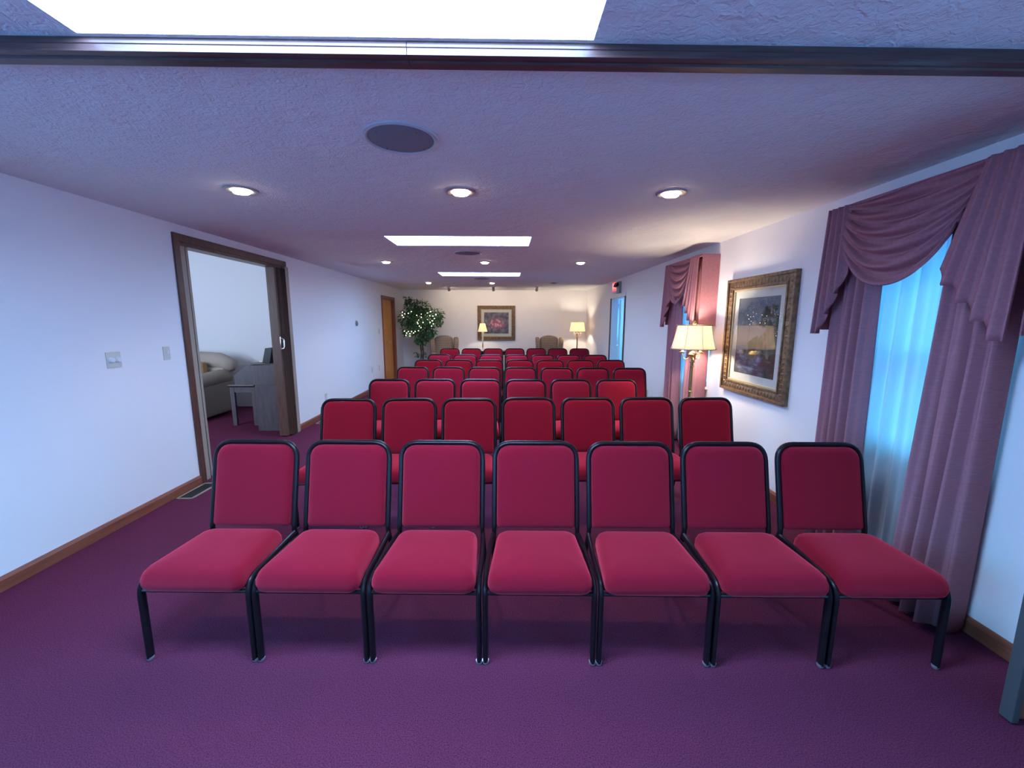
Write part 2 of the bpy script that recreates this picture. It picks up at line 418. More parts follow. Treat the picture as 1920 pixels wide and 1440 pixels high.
def prism(bm, pts, axis, a0, a1, mi=0):
    """extrude a 2-D polygon along an axis: 'x' pts=(y,z), 'y' pts=(x,z), 'z' pts=(x,y)"""
    def P(p, a):
        return {'x': (a, p[0], p[1]), 'y': (p[0], a, p[1]), 'z': (p[0], p[1], a)}[axis]
    A = [bm.verts.new(P(p, a0)) for p in pts]; B = [bm.verts.new(P(p, a1)) for p in pts]
    n = len(pts)
    for k in range(n): bm.faces.new((A[k], A[(k + 1) % n], B[(k + 1) % n], B[k])).material_index = mi
    bm.faces.new(A[::-1]).material_index = mi; bm.faces.new(B).material_index = mi
def surf(bm, fn, nu, nv):
    g = [[bm.verts.new(fn(i / nu, j / nv)) for j in range(nv + 1)] for i in range(nu + 1)]
    for i in range(nu):
        for j in range(nv): bm.faces.new((g[i][j], g[i + 1][j], g[i + 1][j + 1], g[i][j + 1]))
def thick(o, t):
    md = o.modifiers.new('cloth_thickness', 'SOLIDIFY'); md.thickness = t; md.offset = 0
    return o
def B(): return bmesh.new()

# ------------------------------------------------------------------ room shell
XL, XR, ZC, YF, YB = -2.924, 2.347, 2.40, 11.86, -2.6
W = 0.14
DY0, DY1, DZ = 3.865, 5.62, 2.25          # wide opening on the left
EY0, EY1, EZ = 9.99, 11.03, 2.08          # oak door on the left
RY0, RY1, RZ = 8.12, 9.14, 2.03           # doorway on the right
WIN = [(1.90, 2.62), (4.67, 5.37)]; WZ0, WZ1 = 0.80, 2.06

b = B(); box(b, -7.6, 5.2, YB - 0.2, 13.4, -0.12, 0.0); struct('floor', b, M['carpet'])
# ceiling of the long room with three skylight holes
SKY = [(-1.27, 0.27, 0.80, 1.385), (-1.225, 0.272, 4.36, 4.88), (-1.20, 0.284, 7.58, 8.16)]
b = B()
ys = [YB - W]
for s in SKY: ys += [s[2], s[3]]
ys.append(YF + W)
for i in range(len(ys) - 1):
    a0, a1 = ys[i], ys[i + 1]
    if i % 2 == 0: box(b, XL - W, XR + W, a0, a1, ZC, ZC + 0.16)
    else:
        s = SKY[i // 2]
        box(b, XL - W, s[0], a0, a1, ZC, ZC + 0.16); box(b, s[1], XR + W, a0, a1, ZC, ZC + 0.16)
bmesh.ops.remove_doubles(b, verts=b.verts[:], dist=1e-5)
struct('ceiling', b, M['ceiling'])
b = B()
RW0, RW1, RZ0, RZ1 = -1.75, 0.15, 0.5, 2.2; LW0, LW1 = -0.65, 1.25     # unseen windows added behind the camera for daylight, one per side wall
box(b, XL - W, XL, YB, LW0, 0, ZC); box(b, XL - W, XL, LW1, DY0, 0, ZC); box(b, XL - W, XL, LW0, LW1, 0, RZ0); box(b, XL - W, XL, LW0, LW1, RZ1, ZC); box(b, XL - W, XL, DY1, EY0, 0, ZC); box(b, XL - W, XL, EY1, YF, 0, ZC)
box(b, XL - W, XL, DY0, DY1, DZ, ZC); box(b, XL - W, XL, EY0, EY1, EZ, ZC)
struct('wall_left', b, M['wall'])
b = B()
box(b, XR, XR + W, RW0, RW1, 0, RZ0); box(b, XR, XR + W, RW0, RW1, RZ1, ZC)
seg = [(YB, RW0), (RW1, WIN[0][0]), (WIN[0][1], WIN[1][0]), (WIN[1][1], RY0), (RY1, YF)]
for a0, a1 in seg: box(b, XR, XR + W, a0, a1, 0, ZC)
for a0, a1 in WIN:
    box(b, XR, XR + W, a0, a1, 0, WZ0); box(b, XR, XR + W, a0, a1, WZ1, ZC)
box(b, XR, XR + W, RY0, RY1, RZ, ZC)
struct('wall_right', b, M['wall'])
b = B(); box(b, XL - W, XR + W, YF, YF + W, 0, ZC); struct('wall_far', b, M['wall'])
b = B(); box(b, XL - W, XR + W, YB - W, YB, 0, ZC); struct('wall_near', b, M['wall'])

# baseboards with a small moulded top
def base_y(name, x, side, spans, m=None):
    b = B()
    for a0, a1 in spans:
        pts = [(x, 0.0), (x + side * 0.016, 0.0), (x + side * 0.016, 0.066), (x + side * 0.008, 0.082), (x, 0.086)]
        prism(b, pts, 'y', a0, a1)
    return struct(name, b, m or M['base'])
base_y('baseboard_left', XL, 1, [(YB, DY0 - 0.065), (DY1 + 0.08, EY0 - 0.06), (EY1 + 0.06, YF)])
base_y('baseboard_right', XR, -1, [(YB, RY0 - 0.06), (RY1 + 0.06, YF)])
b = B(); prism(b, [(YF, 0), (YF - 0.016, 0), (YF - 0.016, 0.066), (YF - 0.008, 0.082), (YF, 0.086)], 'x', XL + 0.016, XR - 0.016)
struct('baseboard_far', b, M['base'])

# ------------------------------------------------------------------ skylights
names = ['widest and nearest bright skylight in the ceiling, before the dark track',
         'second skylight, a bright white slot behind the round ceiling speaker',
         'farthest skylight, a thin white slot in the ceiling near the far wall']
for s, lb in zip(SKY, names):
    x0, x1, y0, y1 = s
    t = thing('skylight', lb, 'skylight', ((x0 + x1) / 2, (y0 + y1) / 2, ZC), 0, 'skylights along the ceiling')
    hx, hy = (x1 - x0) / 2, (y1 - y0) / 2
    b = B(); k = 0.02; d = 0.30
    box(b, -hx - k, -hx, -hy - k, hy + k, 0.16, d); box(b, hx, hx + k, -hy - k, hy + k, 0.16, d)
    box(b, -hx, hx, -hy - k, -hy, 0.16, d); box(b, -hx, hx, hy, hy + k, 0.16, d)
    obj('light_well', b, M['side_wall'], t, False)
    b = B(); box(b, -hx, hx, -hy, hy, 0.10, 0.115); obj('diffuser_pane', b, M['skypane'], t, False)

# ------------------------------------------------------------------ ceiling track and the stacked folding partition
t = thing('partition_track', 'long dark wood ceiling track crossing the room beside the nearest skylight', 'ceiling track', (0, 1.40, ZC))
for i, (x0, x1) in enumerate(((XL + 0.001, -0.3), (-0.298, XR - 0.001))):
    b = B()
    prof = [(0, 0), (0, -0.010), (-0.004, -0.012), (-0.004, -0.018), (-0.001, -0.020), (-0.001, -0.032), (-0.005, -0.035), (-0.005, -0.041),
            (0.010, -0.043), (0.014, -0.040), (0.026, -0.040), (0.030, -0.045), (0.062, -0.045), (0.070, -0.038), (0.070, 0)]
    prism(b, prof, 'x', x0, x1)
    obj('track_section', b, M['track'], t, False)
t = thing('folding_partition', 'brown wood folding partition stacked against the right wall at lower right edge', 'folding partition', (2.0, 1.36, 0))
b = B(); box(b, -0.030, -0.000, -0.020, 0.024, 0.012, ZC - 0.046, 0.004); obj('edge_seal', b, mat('grey_rubber_seal', (0.07, 0.07, 0.075), rough=0.6), t, False)
b = B()
for i in range(4): box(b, -0.004 + i * 0.084, 0.078 + i * 0.084, -0.012, 0.024, 0.02, ZC - 0.046, 0.006)
obj('leaf_stack', b, mat('partition_wood', (0.22, 0.075, 0.04), rough=0.35, var=(0.30, 0.11, 0.06), vscale=4, stretch=(14, 14, 1)), t, False)

# ------------------------------------------------------------------ wide left opening: casing, folded accordion door
t = thing('trim_left_opening', '', '', (0, 0, 0)); del t['label']; del t['category']; t['kind'] = 'structure'; t.name = 'trim_1'
b = B(); c = 0.018
box(b, XL, XL + c, DY0 - 0.065, DY0, 0, DZ + 0.07, 0.003); box(b, XL, XL + c, DY0, DY1 + 0.06, DZ, DZ + 0.07, 0.003)
box(b, XL - W, XL, DY0 - 0.0, DY0 + 0.018, 0, DZ, 0.001); box(b, XL - W, XL, DY0 + 0.018, DY1, DZ - 0.03, DZ, 0.001)
obj('casing', b, M['casing'], t, False)
# beige channel strips on the near jamb
b = B(); box(b, XL - 0.030, XL - 0.004, DY0 + 0.004, DY0 + 0.082, 0, DZ - 0.03, 0.004)
box(b, XL - 0.065, XL - 0.040, DY0 + 0.004, DY0 + 0.168, 0, DZ - 0.03, 0.004)
obj('jamb_strip', b, M['putty'], t, False)
b = B(); box(b, XL - 0.060, XL - 0.012, DY0 + 0.082, DY0 + 0.100, 0, DZ - 0.03); obj('gap_shade_strip', b, M['dark'], t, False)  # solid black strip put in for the shaded gap between the strips
b = B(); box(b, XL - 0.045, XL + 0.032, DY1 - 0.008, DY1 + 0.075, 0, DZ - 0.001, 0.004); obj('far_jamb', b, M['putty'], t, False)
# accordion door folded at the far side
t = thing('accordion_door', 'brown woodgrain accordion door folded open at far jamb of the wide opening', 'folding door', (XL - 0.05, DY1 - 0.012, 0))
b = B(); N = 7
pts = []
for i in range(N + 1):
    pts.append(((0.085 if i % 2 == 0 else -0.075), -i * 0.021))
poly = [(p[0], p[1]) for p in pts] + [(p[0] + 0.004, p[1] - 0.010) for p in pts[::-1]]
prism(b, poly, 'z', 0.015, DZ - 0.03)
obj('pleated_panel', b, M['pleat'], t, False)
b = B(); box(b, -0.06, 0.05, -0.200, -0.160, 0.012, DZ - 0.03, 0.004); obj('lead_post', b, M['pleat'], t, False)
b = B(); box(b, 0.050, 0.056, -0.198, -0.164, 1.16, 1.34, 0.002)
tube(b, fillet([(0.054, -0.181, 1.18), (0.092, -0.181, 1.19), (0.092, -0.181, 1.31), (0.054, -0.181, 1.32)], 0.025), 0.007, 0.009, (0, 1, 0))
obj('handle', b, M['chrome'], t)

# ------------------------------------------------------------------ side room on the left with sofa, organ, bench
b = B()
X0, Y0, Y1, Z2 = -7.2, 3.0, 7.40, 2.75
box(b, X0 - W, XL - W, Y1, Y1 + W, 0, Z2); box(b, X0 - W, X0, Y0, Y1, 0, Z2); box(b, X0 - W, XL - W, Y0 - W, Y0, 0, Z2)
box(b, XL - W - 0.02, XL - W, Y0, Y1, ZC - 0.0, Z2)
struct('wall_side_room', b, M['side_wall'])
b = B(); box(b, X0 - W, XL - W, Y0 - W, Y1 + W, Z2, Z2 + 0.12); struct('ceiling_side_room', b, M['ceiling'])
a = bpy.data.lights.new('side_room_daylight', 'AREA'); a.shape = 'RECTANGLE'; a.size = 1.6; a.size_y = 1.3; a.energy = 34; a.color = (0.56, 0.72, 1.0)
o = bpy.data.objects.new('side_room_daylight', a); COL.objects.link(o); o.location = (-5.6, 3.06, 1.7); o.rotation_euler = (-PI / 2, 0, PI) ; 
o.rotation_euler = Vector((0, 1, 0)).to_track_quat('-Z', 'Z').to_euler()

def rbox(x0, x1, y0, y1, z0, z1, r, m, name, parent, seg=4):
    b = B(); box(b, x0, x1, y0, y1, z0, z1, r, seg); return obj(name, b, m, parent, True, 80)
t = thing('sofa', 'tan fabric sofa with rolled arm and camel cushion in the side room', 'sofa', (-5.65, 6.62, 0))
rbox(-0.92, 0.90, -0.40, 0.36, 0.05, 0.40, 0.03, M['sofa'], 'base', t)
rbox(-0.82, 0.78, -0.42, 0.26, 0.39, 0.52, 0.05, M['sofa'], 'seat_cushion', t)
b = B(); box(b, -0.95, 1.0, 0.20, 0.42, 0.30, 0.78, 0.06, 4)
tube(b, [(-0.98, 0.36, 0.86), (-0.5, 0.36, 0.885), (0.4, 0.36, 0.885), (0.85, 0.35, 0.87), (1.03, 0.33, 0.80), (1.07, 0.30, 0.72)], [0.15, 0.16, 0.16, 0.15, 0.13, 0.05], [0.13, 0.15, 0.15, 0.14, 0.12, 0.05], (0, 1, 0), 20)
obj('backrest', b, M['sofa_back'], t, True, 80)
for sx_ in (-1, 1):
    b = B(); xx = sx_ * 0.94
    box(b, xx - 0.11, xx + 0.11, -0.44, 0.32, 0.05, 0.56, 0.03, 3)
    tube(b, [(xx, -0.47, 0.60), (xx, -0.44, 0.60), (xx, 0.30, 0.62)], [0.10, 0.135, 0.135], [0.09, 0.125, 0.125], (1, 0, 0), 20)
    obj('arm', b, M['sofa'], t, True, 80)
b = B(); box(b, 0.30, 0.78, 0.02, 0.17, 0.50, 0.86, 0.06, 4)
o = obj('camel_cushion', b, M['camel'], None, True, 80); o.location = (-5.65, 6.62, 0.02)
tag(o, 'camel coloured square cushion leaning on the tan sofa back', 'cushion')

t = thing('organ', 'grey wooden organ console seen end-on beyond the accordion door', 'organ', (XL - W - 0.01, 5.70, 0))
# side profile in x (toward -x is the player)
b = B(); prism(b, [(-0.02, 0.66), (-0.68, 0.66), (-0.68, 0.80), (-0.50, 0.93), (-0.02, 0.95)], 'y', 0.0, 1.25); obj('console_case', b, M['organ'], t, False)
b = B(); box(b, -0.42, -0.02, 0.015, 1.235, 0.0, 0.655, 0.004); obj('lower_case', b, M['organ'], t, False)
b = B(); box(b, -0.66, -0.45, 0.06, 1.19, 0.80, 0.802); box(b, -0.52, -0.03, 0.01, 1.24, 0.945, 0.957, 0.003); obj('top_board', b, M['organ'], t, False)
b = B(); prism(b, [(-0.20, 0.96), (-0.30, 0.965), (-0.245, 1.17), (-0.15, 1.18)], 'y', 0.04, 0.95); obj('music_desk', b, M['black'], t, False)
b = B(); tube(b, [(-0.43, 0.2, 0.965), (-0.16, 0.2, 1.0)], 0.006, 0.006, (0, 1, 0)); obj('desk_arm', b, M['brass'], t)
t = thing('organ_bench', 'narrow wooden organ bench with dark top before the sofa', 'bench', (-3.86, 6.02, 0))
b = B(); box(b, -0.20, 0.19, -0.03, 0.95, 0.585, 0.612, 0.006); obj('seat', b, M['table'], t, False)
b = B(); box(b, -0.15, 0.15, 0.0, 0.03, 0.50, 0.585); box(b, -0.15, 0.15, 0.88, 0.91, 0.50, 0.585); box(b, -0.15, 0.15, 0.45, 0.47, 0.52, 0.585)
box(b, -0.16, -0.14, 0.03, 0.88, 0.50, 0.585); box(b, 0.14, 0.16, 0.03, 0.88, 0.50, 0.585); obj('apron', b, M['organ'], t, False)
for x in (-0.155, 0.155):
    for y in (0.015, 0.895):
        b = B(); box(b, x - 0.03, x + 0.03, y - 0.02, y + 0.02, 0, 0.585, 0.004); obj('leg', b, M['organ'], t, False)
# dark framed mirror on the side room wall, only its edge shows
t = thing('wall_mirror', 'dark framed wall mirror beside the sofa, only its edge showing', 'mirror', (-6.15, Y1, 1.45))
b = B(); box(b, -0.36, 0.36, -0.04, 0, -0.62, -0.56, 0.004); box(b, -0.36, 0.36, -0.04, 0, 0.56, 0.62, 0.004); box(b, -0.36, -0.30, -0.04, 0, -0.56, 0.56, 0.004); box(b, 0.30, 0.36, -0.04, 0, -0.56, 0.56, 0.004)
obj('frame', b, M['casing'], t, False)
b = B(); box(b, -0.30, 0.30, -0.015, -0.005, -0.56, 0.56); obj('mirror_glass', b, M['chrome'], t, False)

# ------------------------------------------------------------------ oak door on the left wall
t = thing('door_1', '', '', (0, 0, 0)); del t['label']; del t['category']; t['kind'] = 'structure'
b = B(); box(b, XL - 0.105, XL - 0.065, EY0 + 0.02, EY1 - 0.02, 0.01, EZ - 0.02)
for (z0, z1) in ((0.2, 0.95), (1.1, 1.9)):
    box(b, XL - 0.066, XL - 0.060, EY0 + 0.6, EY0 + 0.615, z0 - .2, z1 + .16)
obj('door_slab', b, M['oak'], t, False)
b = B(); box(b, XL, XL + 0.018, EY0 - 0.06, EY0, 0, EZ + 0.06, 0.003); box(b, XL, XL + 0.018, EY1, EY1 + 0.06, 0, EZ + 0.06, 0.003); box(b, XL, XL + 0.018, EY0, EY1, EZ, EZ + 0.06, 0.003)
box(b, XL - W, XL, EY0, EY0 + 0.018, 0, EZ); box(b, XL - W, XL, EY1 - 0.018, EY1, 0, EZ); box(b, XL - W, XL, EY0, EY1, EZ - 0.018, EZ)
obj('door_casing', b, M['redwood'], t, False)
b = B(); bmesh.ops.create_uvsphere(b, u_segments=14, v_segments=10, radius=0.028, matrix=Matrix.Translation((XL - 0.02, EY0 + 0.09, 1.12)))
tube(b, [(XL - 0.066, EY0 + 0.09, 1.12), (XL - 0.02, EY0 + 0.09, 1.12)], 0.012, 0.012, (0, 0, 1))
tube(b, [(XL - 0.066, EY0 + 0.09, 1.24), (XL - 0.045, EY0 + 0.09, 1.24)], 0.028, 0.028, (0, 0, 1), 16)
obj('door_knob', b, M['brass'], t)
b = B(); tube(b, [(XL - 0.064, EY0 + 0.45, 1.0), (XL - 0.03, EY0 + 0.45, 1.0), (XL - 0.03, EY0 + 0.75, 1.0), (XL - 0.064, EY0 + 0.75, 1.0)], 0.008, 0.008, (0, 0, 1))
obj('pull_bar', b, M['brass'], t)

# ------------------------------------------------------------------ doorway on the right wall and the bright room past it
t = thing('door_2', '', '', (0, 0, 0)); del t['label']; del t['category']; t['kind'] = 'structure'
b = B(); box(b, XR - 0.018, XR, RY0 - 0.06, RY0, 0, RZ, 0.003); box(b, XR - 0.018, XR, RY1, RY1 + 0.06, 0, RZ, 0.003)
obj('door_casing', b, M['casing'], t, False)
b = B(); box(b, XR, XR + W, RY0, RY0 + 0.018, 0, RZ - 0.02); box(b, XR, XR + W, RY1 - 0.018, RY1, 0, RZ - 0.02); obj('door_jamb', b, M['white_trim'], t, False)
b = B(); box(b, XR - 0.024, XR, RY0 - 0.075, RY1 + 0.075, RZ, RZ + 0.07, 0.004); box(b, XR, XR + W, RY0, RY1, RZ - 0.02, RZ); obj('head_casing', b, M['white_trim'], t, False)
piv = Matrix.Translation((XR + W + 0.03, RY1 - 0.02, 0)) @ Matrix.Rotation(-math.radians(22), 4, 'Z')
b = B(); tb = B(); box(tb, 0, 0.04, 0, 0.86, 0.01, RZ - 0.03, 0.003); merge(b, tb, 0, piv); obj('door_slab', b, M['white_trim'], t, False)
b = B(); tb = B(); lathe(tb, [(0.012, 0), (0.012, 0.03), (0.03, 0.04), (0.03, 0.06), (0.012, 0.07)], n=16); merge(b, tb, 0, piv @ Matrix.Translation((0.04, 0.80, 0.93)) @ Matrix.Rotation(PI / 2, 4, 'Y')); obj('door_knob', b, M['frame'], t)
b = B()
HX0, HX1, HY0, HY1 = XR + W, 4.45, 7.6, 12.6
w0, w1, v0, v1 = 2.95, 4.1, 0.95, 2.0     # window in its far wall
box(b, HX0, w0, HY1, HY1 + W, 0, ZC); box(b, w1, HX1, HY1, HY1 + W, 0, ZC); box(b, w0, w1, HY1, HY1 + W, 0, v0); box(b, w0, w1, HY1, HY1 + W, v1, ZC)
box(b, HX0, HX1, HY0 - W, HY0, 0, ZC)
box(b, HX1, HX1 + W, HY0, 8.6, 0, ZC); box(b, HX1, HX1 + W, 9.6, HY1, 0, ZC); box(b, HX1, HX1 + W, 8.6, 9.6, 0, 0.45); box(b, HX1, HX1 + W, 8.6, 9.6, 2.0, ZC)
struct('wall_entry', b, M['side_wall'])
b = B(); box(b, HX0, HX1 + W, HY0 - W, HY1 + W, ZC, ZC + 0.12); struct('ceiling_entry', b, M['side_wall'])
def window_unit(name, y0, y1, z0, z1, x, rail=None, axis='x'):
    t = thing(name, '', '', (0, 0, 0)); del t['label']; del t['category']; t['kind'] = 'structure'
    f = 0.045
    def bx(b, a0, a1, c0, c1, d0, d1):
        if axis == 'x': box(b, x + d0, x + d1, a0, a1, c0, c1, 0.003)
        else: box(b, a0, a1, x + d0, x + d1, c0, c1, 0.003)
    b = B()
    bx(b, y0, y0 + f, z0, z1, 0.04, 0.10); bx(b, y1 - f, y1, z0, z1, 0.04, 0.10); bx(b, y0 + f, y1 - f, z0, z0 + f, 0.04, 0.10); bx(b, y0 + f, y1 - f, z1 - f, z1, 0.04, 0.10)
    if rail: bx(b, y0 + f, y1 - f, rail - 0.025, rail + 0.025, 0.045, 0.095)
    obj('window_frame', b, M['white_trim'], t, False)
    b = B(); bx(b, y0 + f, y1 - f, z0 + f, z1 - f, 0.066, 0.070); obj('window_pane', b, M['glass'], t, False)
    return t
window_unit('window_1', *WIN[0], WZ0, WZ1, XR, 1.34)
window_unit('window_2', *WIN[1], WZ0, WZ1, XR, 1.34)
window_unit('window_3', w0, w1, v0, v1, HY1, None, 'y')
window_unit('window_4', 8.6, 9.6, 0.45, 2.0, HX1, None, 'x')
window_unit('window_added_5', RW0, RW1, RZ0, RZ1, XR, None, 'x')  # added out of view to let in extra sky light
window_unit('window_added_6', LW0, LW1, RZ0, RZ1, XL - W, None, 'x')  # also added out of view, brightens the near right wall and ceiling
b = B()
for y0, y1 in WIN: box(b, XR - 0.03, XR + 0.045, y0 - 0.03, y1 + 0.03, WZ0 - 0.03, WZ0, 0.004)
struct('trim_2', b, M['white_trim'])
# two pale blue curtain strips and a desk in the entry room
for x0, x1, lb in ((2.90, 3.12, 'sheer blue-white curtain at left side of entry room window'), (3.30, 3.5, 'narrow sheer curtain at the middle of the entry room window')):
    b = B(); surf(b, lambda u, v, x0=x0, x1=x1: (x0 + (x1 - x0) * u, HY1 - 0.06 + 0.02 * math.sin(u * 22), 0.9 + 1.15 * v), 24, 2)
    o = thick(obj('sheer_curtain', b, M['sheer'], None), 0.003); tag(o, lb, 'curtain')
t = thing('cabinet', 'low white cabinet under the entry room window', 'cabinet', (3.35, 12.25, 0))
b = B(); box(b, -0.5, 0.5, -0.28, 0.28, 0, 0.80, 0.01); obj('body', b, M['white_trim'], t, False)
b = B(); box(b, -0.53, 0.53, -0.31, 0.30, 0.80, 0.83, 0.005); obj('worktop', b, M['side_wall'], t, False)
for x in (-0.25, 0.25):
    b = B(); box(b, x - 0.23, x + 0.23, -0.295, -0.28, 0.06, 0.76, 0.004); d = obj('door', b, M['white_trim'], t, False)
    b = B(); tube(b, [(x - 0.06, -0.30, 0.6), (x + 0.06, -0.30, 0.6)], 0.008, 0.008, (0, 0, 1)); obj('handle', b, M['frame'], d)

# ------------------------------------------------------------------ chairs
def make_chair(label):
    t = thing('stacking_chair', label, 'chair', (0, 0, 0), 0, None)
    out = round_outline([(-0.234, -0.035), (0.234, -0.035), (0.205, 0.375), (-0.205, 0.375)], [0.045, 0.045, 0.05, 0.05], 5)
    b = B()
    def f(u, v, h):
        fr = max(0.0, min(1.0, (0.10 - v) / 0.135))          # waterfall front edge
        return (u, v, h - 0.010 * fr * fr * (1 if h > 0.42 else 0))
    cushion(b, out, [(0.05, 0.358), (0.016, 0.360), (0.004, 0.372), (-0.002, 0.395), (0.0, 0.425), (0.008, 0.447), (0.022, 0.461), (0.045, 0.468), (0.09, 0.473), (0.15, 0.476)], f)
    obj('seat', b, M['seat'], t, True, 60)
    # back plane: origin at (0, 0.430, 0.44), leaning back
    ang = math.atan2(0.105, 0.45)
    up = Vector((0, math.sin(ang), math.cos(ang))); nrm = Vector((0, -math.cos(ang), math.sin(ang))); O = Vector((0, 0.430, 0.44))
    def bp(u, v, h): return O + Vector((u, 0, 0)) + up * v + nrm * h
    out = round_outline([(-0.212, 0.0), (0.212, 0.0), (0.212, 0.444), (-0.212, 0.444)], [0.02, 0.02, 0.068, 0.068], 6)
    b = B(); cushion(b, out, [(0.004, -0.006), (0.0, 0.0), (0.0, 0.010), (0.005, 0.020), (0.014, 0.028), (0.03, 0.033), (0.07, 0.037), (0.12, 0.039)], bp)
    obj('backrest', b, M['seat'], t, True, 60)
    b = B(); cushion(b, out, [(0.03, -0.020), (0.012, -0.018), (0.001, -0.010), (0.0, -0.006)], bp)
    obj('back_panel', b, M['backpan'], t, True, 60)
    b = B()
    path = fillet([bp(-0.226, 0.0, 0), bp(-0.226, 0.458, 0), bp(0.226, 0.458, 0), bp(0.226, 0.0, 0)], 0.095, 8)
    tube(b, path, 0.0165, 0.0138, nrm, 10)
    obj('back_frame', b, M['frame'], t)
    b = B(); tube(b, [(-0.235, 0.0, 0.352), (0.235, 0.0, 0.352)], 0.009, 0.009, (0, 0, 1), 8); obj('stretcher', b, M['frame'], t)
    b = B(); box(b, -0.20, 0.20, 0.03, 0.35, 0.345, 0.358); box(b, -0.05, -0.02, 0.0, 0.03, 0.348, 0.362); box(b, 0.05, 0.10, -0.005, 0.03, 0.348, 0.362)
    for s in (-1, 1): prism(b, [(s * 0.195, 0.352), (s * 0.238, 0.385), (s * 0.238, 0.350)], 'y', 0.03, 0.09)
    obj('seat_pan', b, M['frame'], t, False)
    for s in (-1, 1):
        b = B(); x = s * 0.2450
        path = fillet([(x, 0.0, 0.014), (x, 0.0, 0.398), (x, 0.20, 0.404), (s * 0.232, 0.415, 0.402)], 0.07, 7)
        tube(b, path, 0.0125, 0.019, (1, 0, 0), 12)
        l = obj('leg', b, M['frame'], t)
        b = B(); lathe(b, [(0.010, 0.0), (0.014, 0.004), (0.0155, 0.017)], x, -0.002, 12); obj('glide', b, M['glide'], l)
        b = B()
        path = [(s * 0.240, 0.545, 0.014), (s * 0.236, 0.50, 0.20), (s * 0.230, 0.445, 0.36), (s * 0.227, 0.428, 0.425), bp(s * 0.226, 0.02, 0)]
        tube(b, path, 0.0118, [0.0165] * 5, (1, 0, 0), 10)
        l = obj('leg', b, M['frame'], t)
        b = B(); lathe(b, [(0.010, 0.0), (0.014, 0.004), (0.0155, 0.017)], s * 0.240, 0.546, 12); obj('glide', b, M['glide'], l)
    return t
ORD = ['first', 'second', 'third', 'fourth', 'fifth', 'sixth', 'seventh']
ROWN = ['front', 'second', 'third', 'fourth', 'fifth', 'sixth', 'rearmost']
#        left centre x, y of back top left, y right, pitch, count, back top local y = 0.54
ROWS = [(-1.66 + 0.2593, 2.252 - 0.0075, 2.155, 0.5186, 7), (-1.325, 3.47, 3.50, 0.512, 7), (-1.318, 4.645, 4.585, 0.514, 6),
        (-1.345, 5.88, 5.72, 0.513, 7), (-1.298, 6.94, 6.90, 0.514, 7), (-1.30, 8.04, 7.94, 0.505, 7), (-1.295, 9.74, 9.77, 0.512, 7)]
random.seed(4)
chair0 = make_chair('x'); used = False
for r, (cx, ya, yb, pt, n) in enumerate(ROWS):
    rz = -math.atan2(ya - yb, pt * (n - 1))
    for i in range(n):
        jx, jy, jr = (0, 0, 0) if r == 0 else (0, random.uniform(-.02, .02), random.uniform(-.006, .006))
        y = ya + (yb - ya) * i / (n - 1) - 0.535 + jy
        x = cx + pt * i + jx
        where = 'nearest the left wall' if i == 0 else ('at the right end' if i == n - 1 else ORD[i] + ' from left')
        lb = 'burgundy padded black-framed chair %s in the %s row' % (where, ROWN[r])
        if r == 2: lb += ' of six'
        if not used:
            chair0.location = (x, y, 0); chair0.rotation_euler = (0, 0, rz + jr); chair0['label'] = lb; chair0['group'] = 'chairs in rows'; used = True
        else: dup(chair0, (x, y, 0), rz + jr, lb, 'chairs in rows').scale = (pt / 0.5186, 1, 1)

# ------------------------------------------------------------------ curtains and swag valances
def drape(name, y0, y1, x, lb, z0=0.015, z1=2.24, folds=5, amp=0.022, pinch=None, ph=0.0, m='drape', thickn=0.004, flare=0.0, ret=False):
    b = B()
    def f(u, v):
        z = z0 + (z1 - z0) * v
        a = amp * (1.0 + 0.35 * math.sin(3 * v + ph))
        yy = y0 + (y1 - y0) * u
        if pinch: yy += pinch(u, v)
        xx = x + a * math.sin(2 * PI * folds * u + ph + 0.5 * math.sin(2.2 * v + ph)) + a * 0.4 * math.sin(2 * PI * folds * 2.3 * u + 1.7 * ph + v)
        xx -= flare * (1 - v)
        if ret and u < 0.14:
            k = 1 - u / 0.14; xx += (2.335 - xx) * k; yy = y0 + (y1 - y0) * 0.14 * (1 - k) + 0.08 * k * k
        return (xx, yy, z)
    surf(b, f, folds * 14, 14)
    o = thick(obj(name, b, M[m], None, True, 180), thickn)
    if lb: tag(o, lb, 'curtain')
    return o
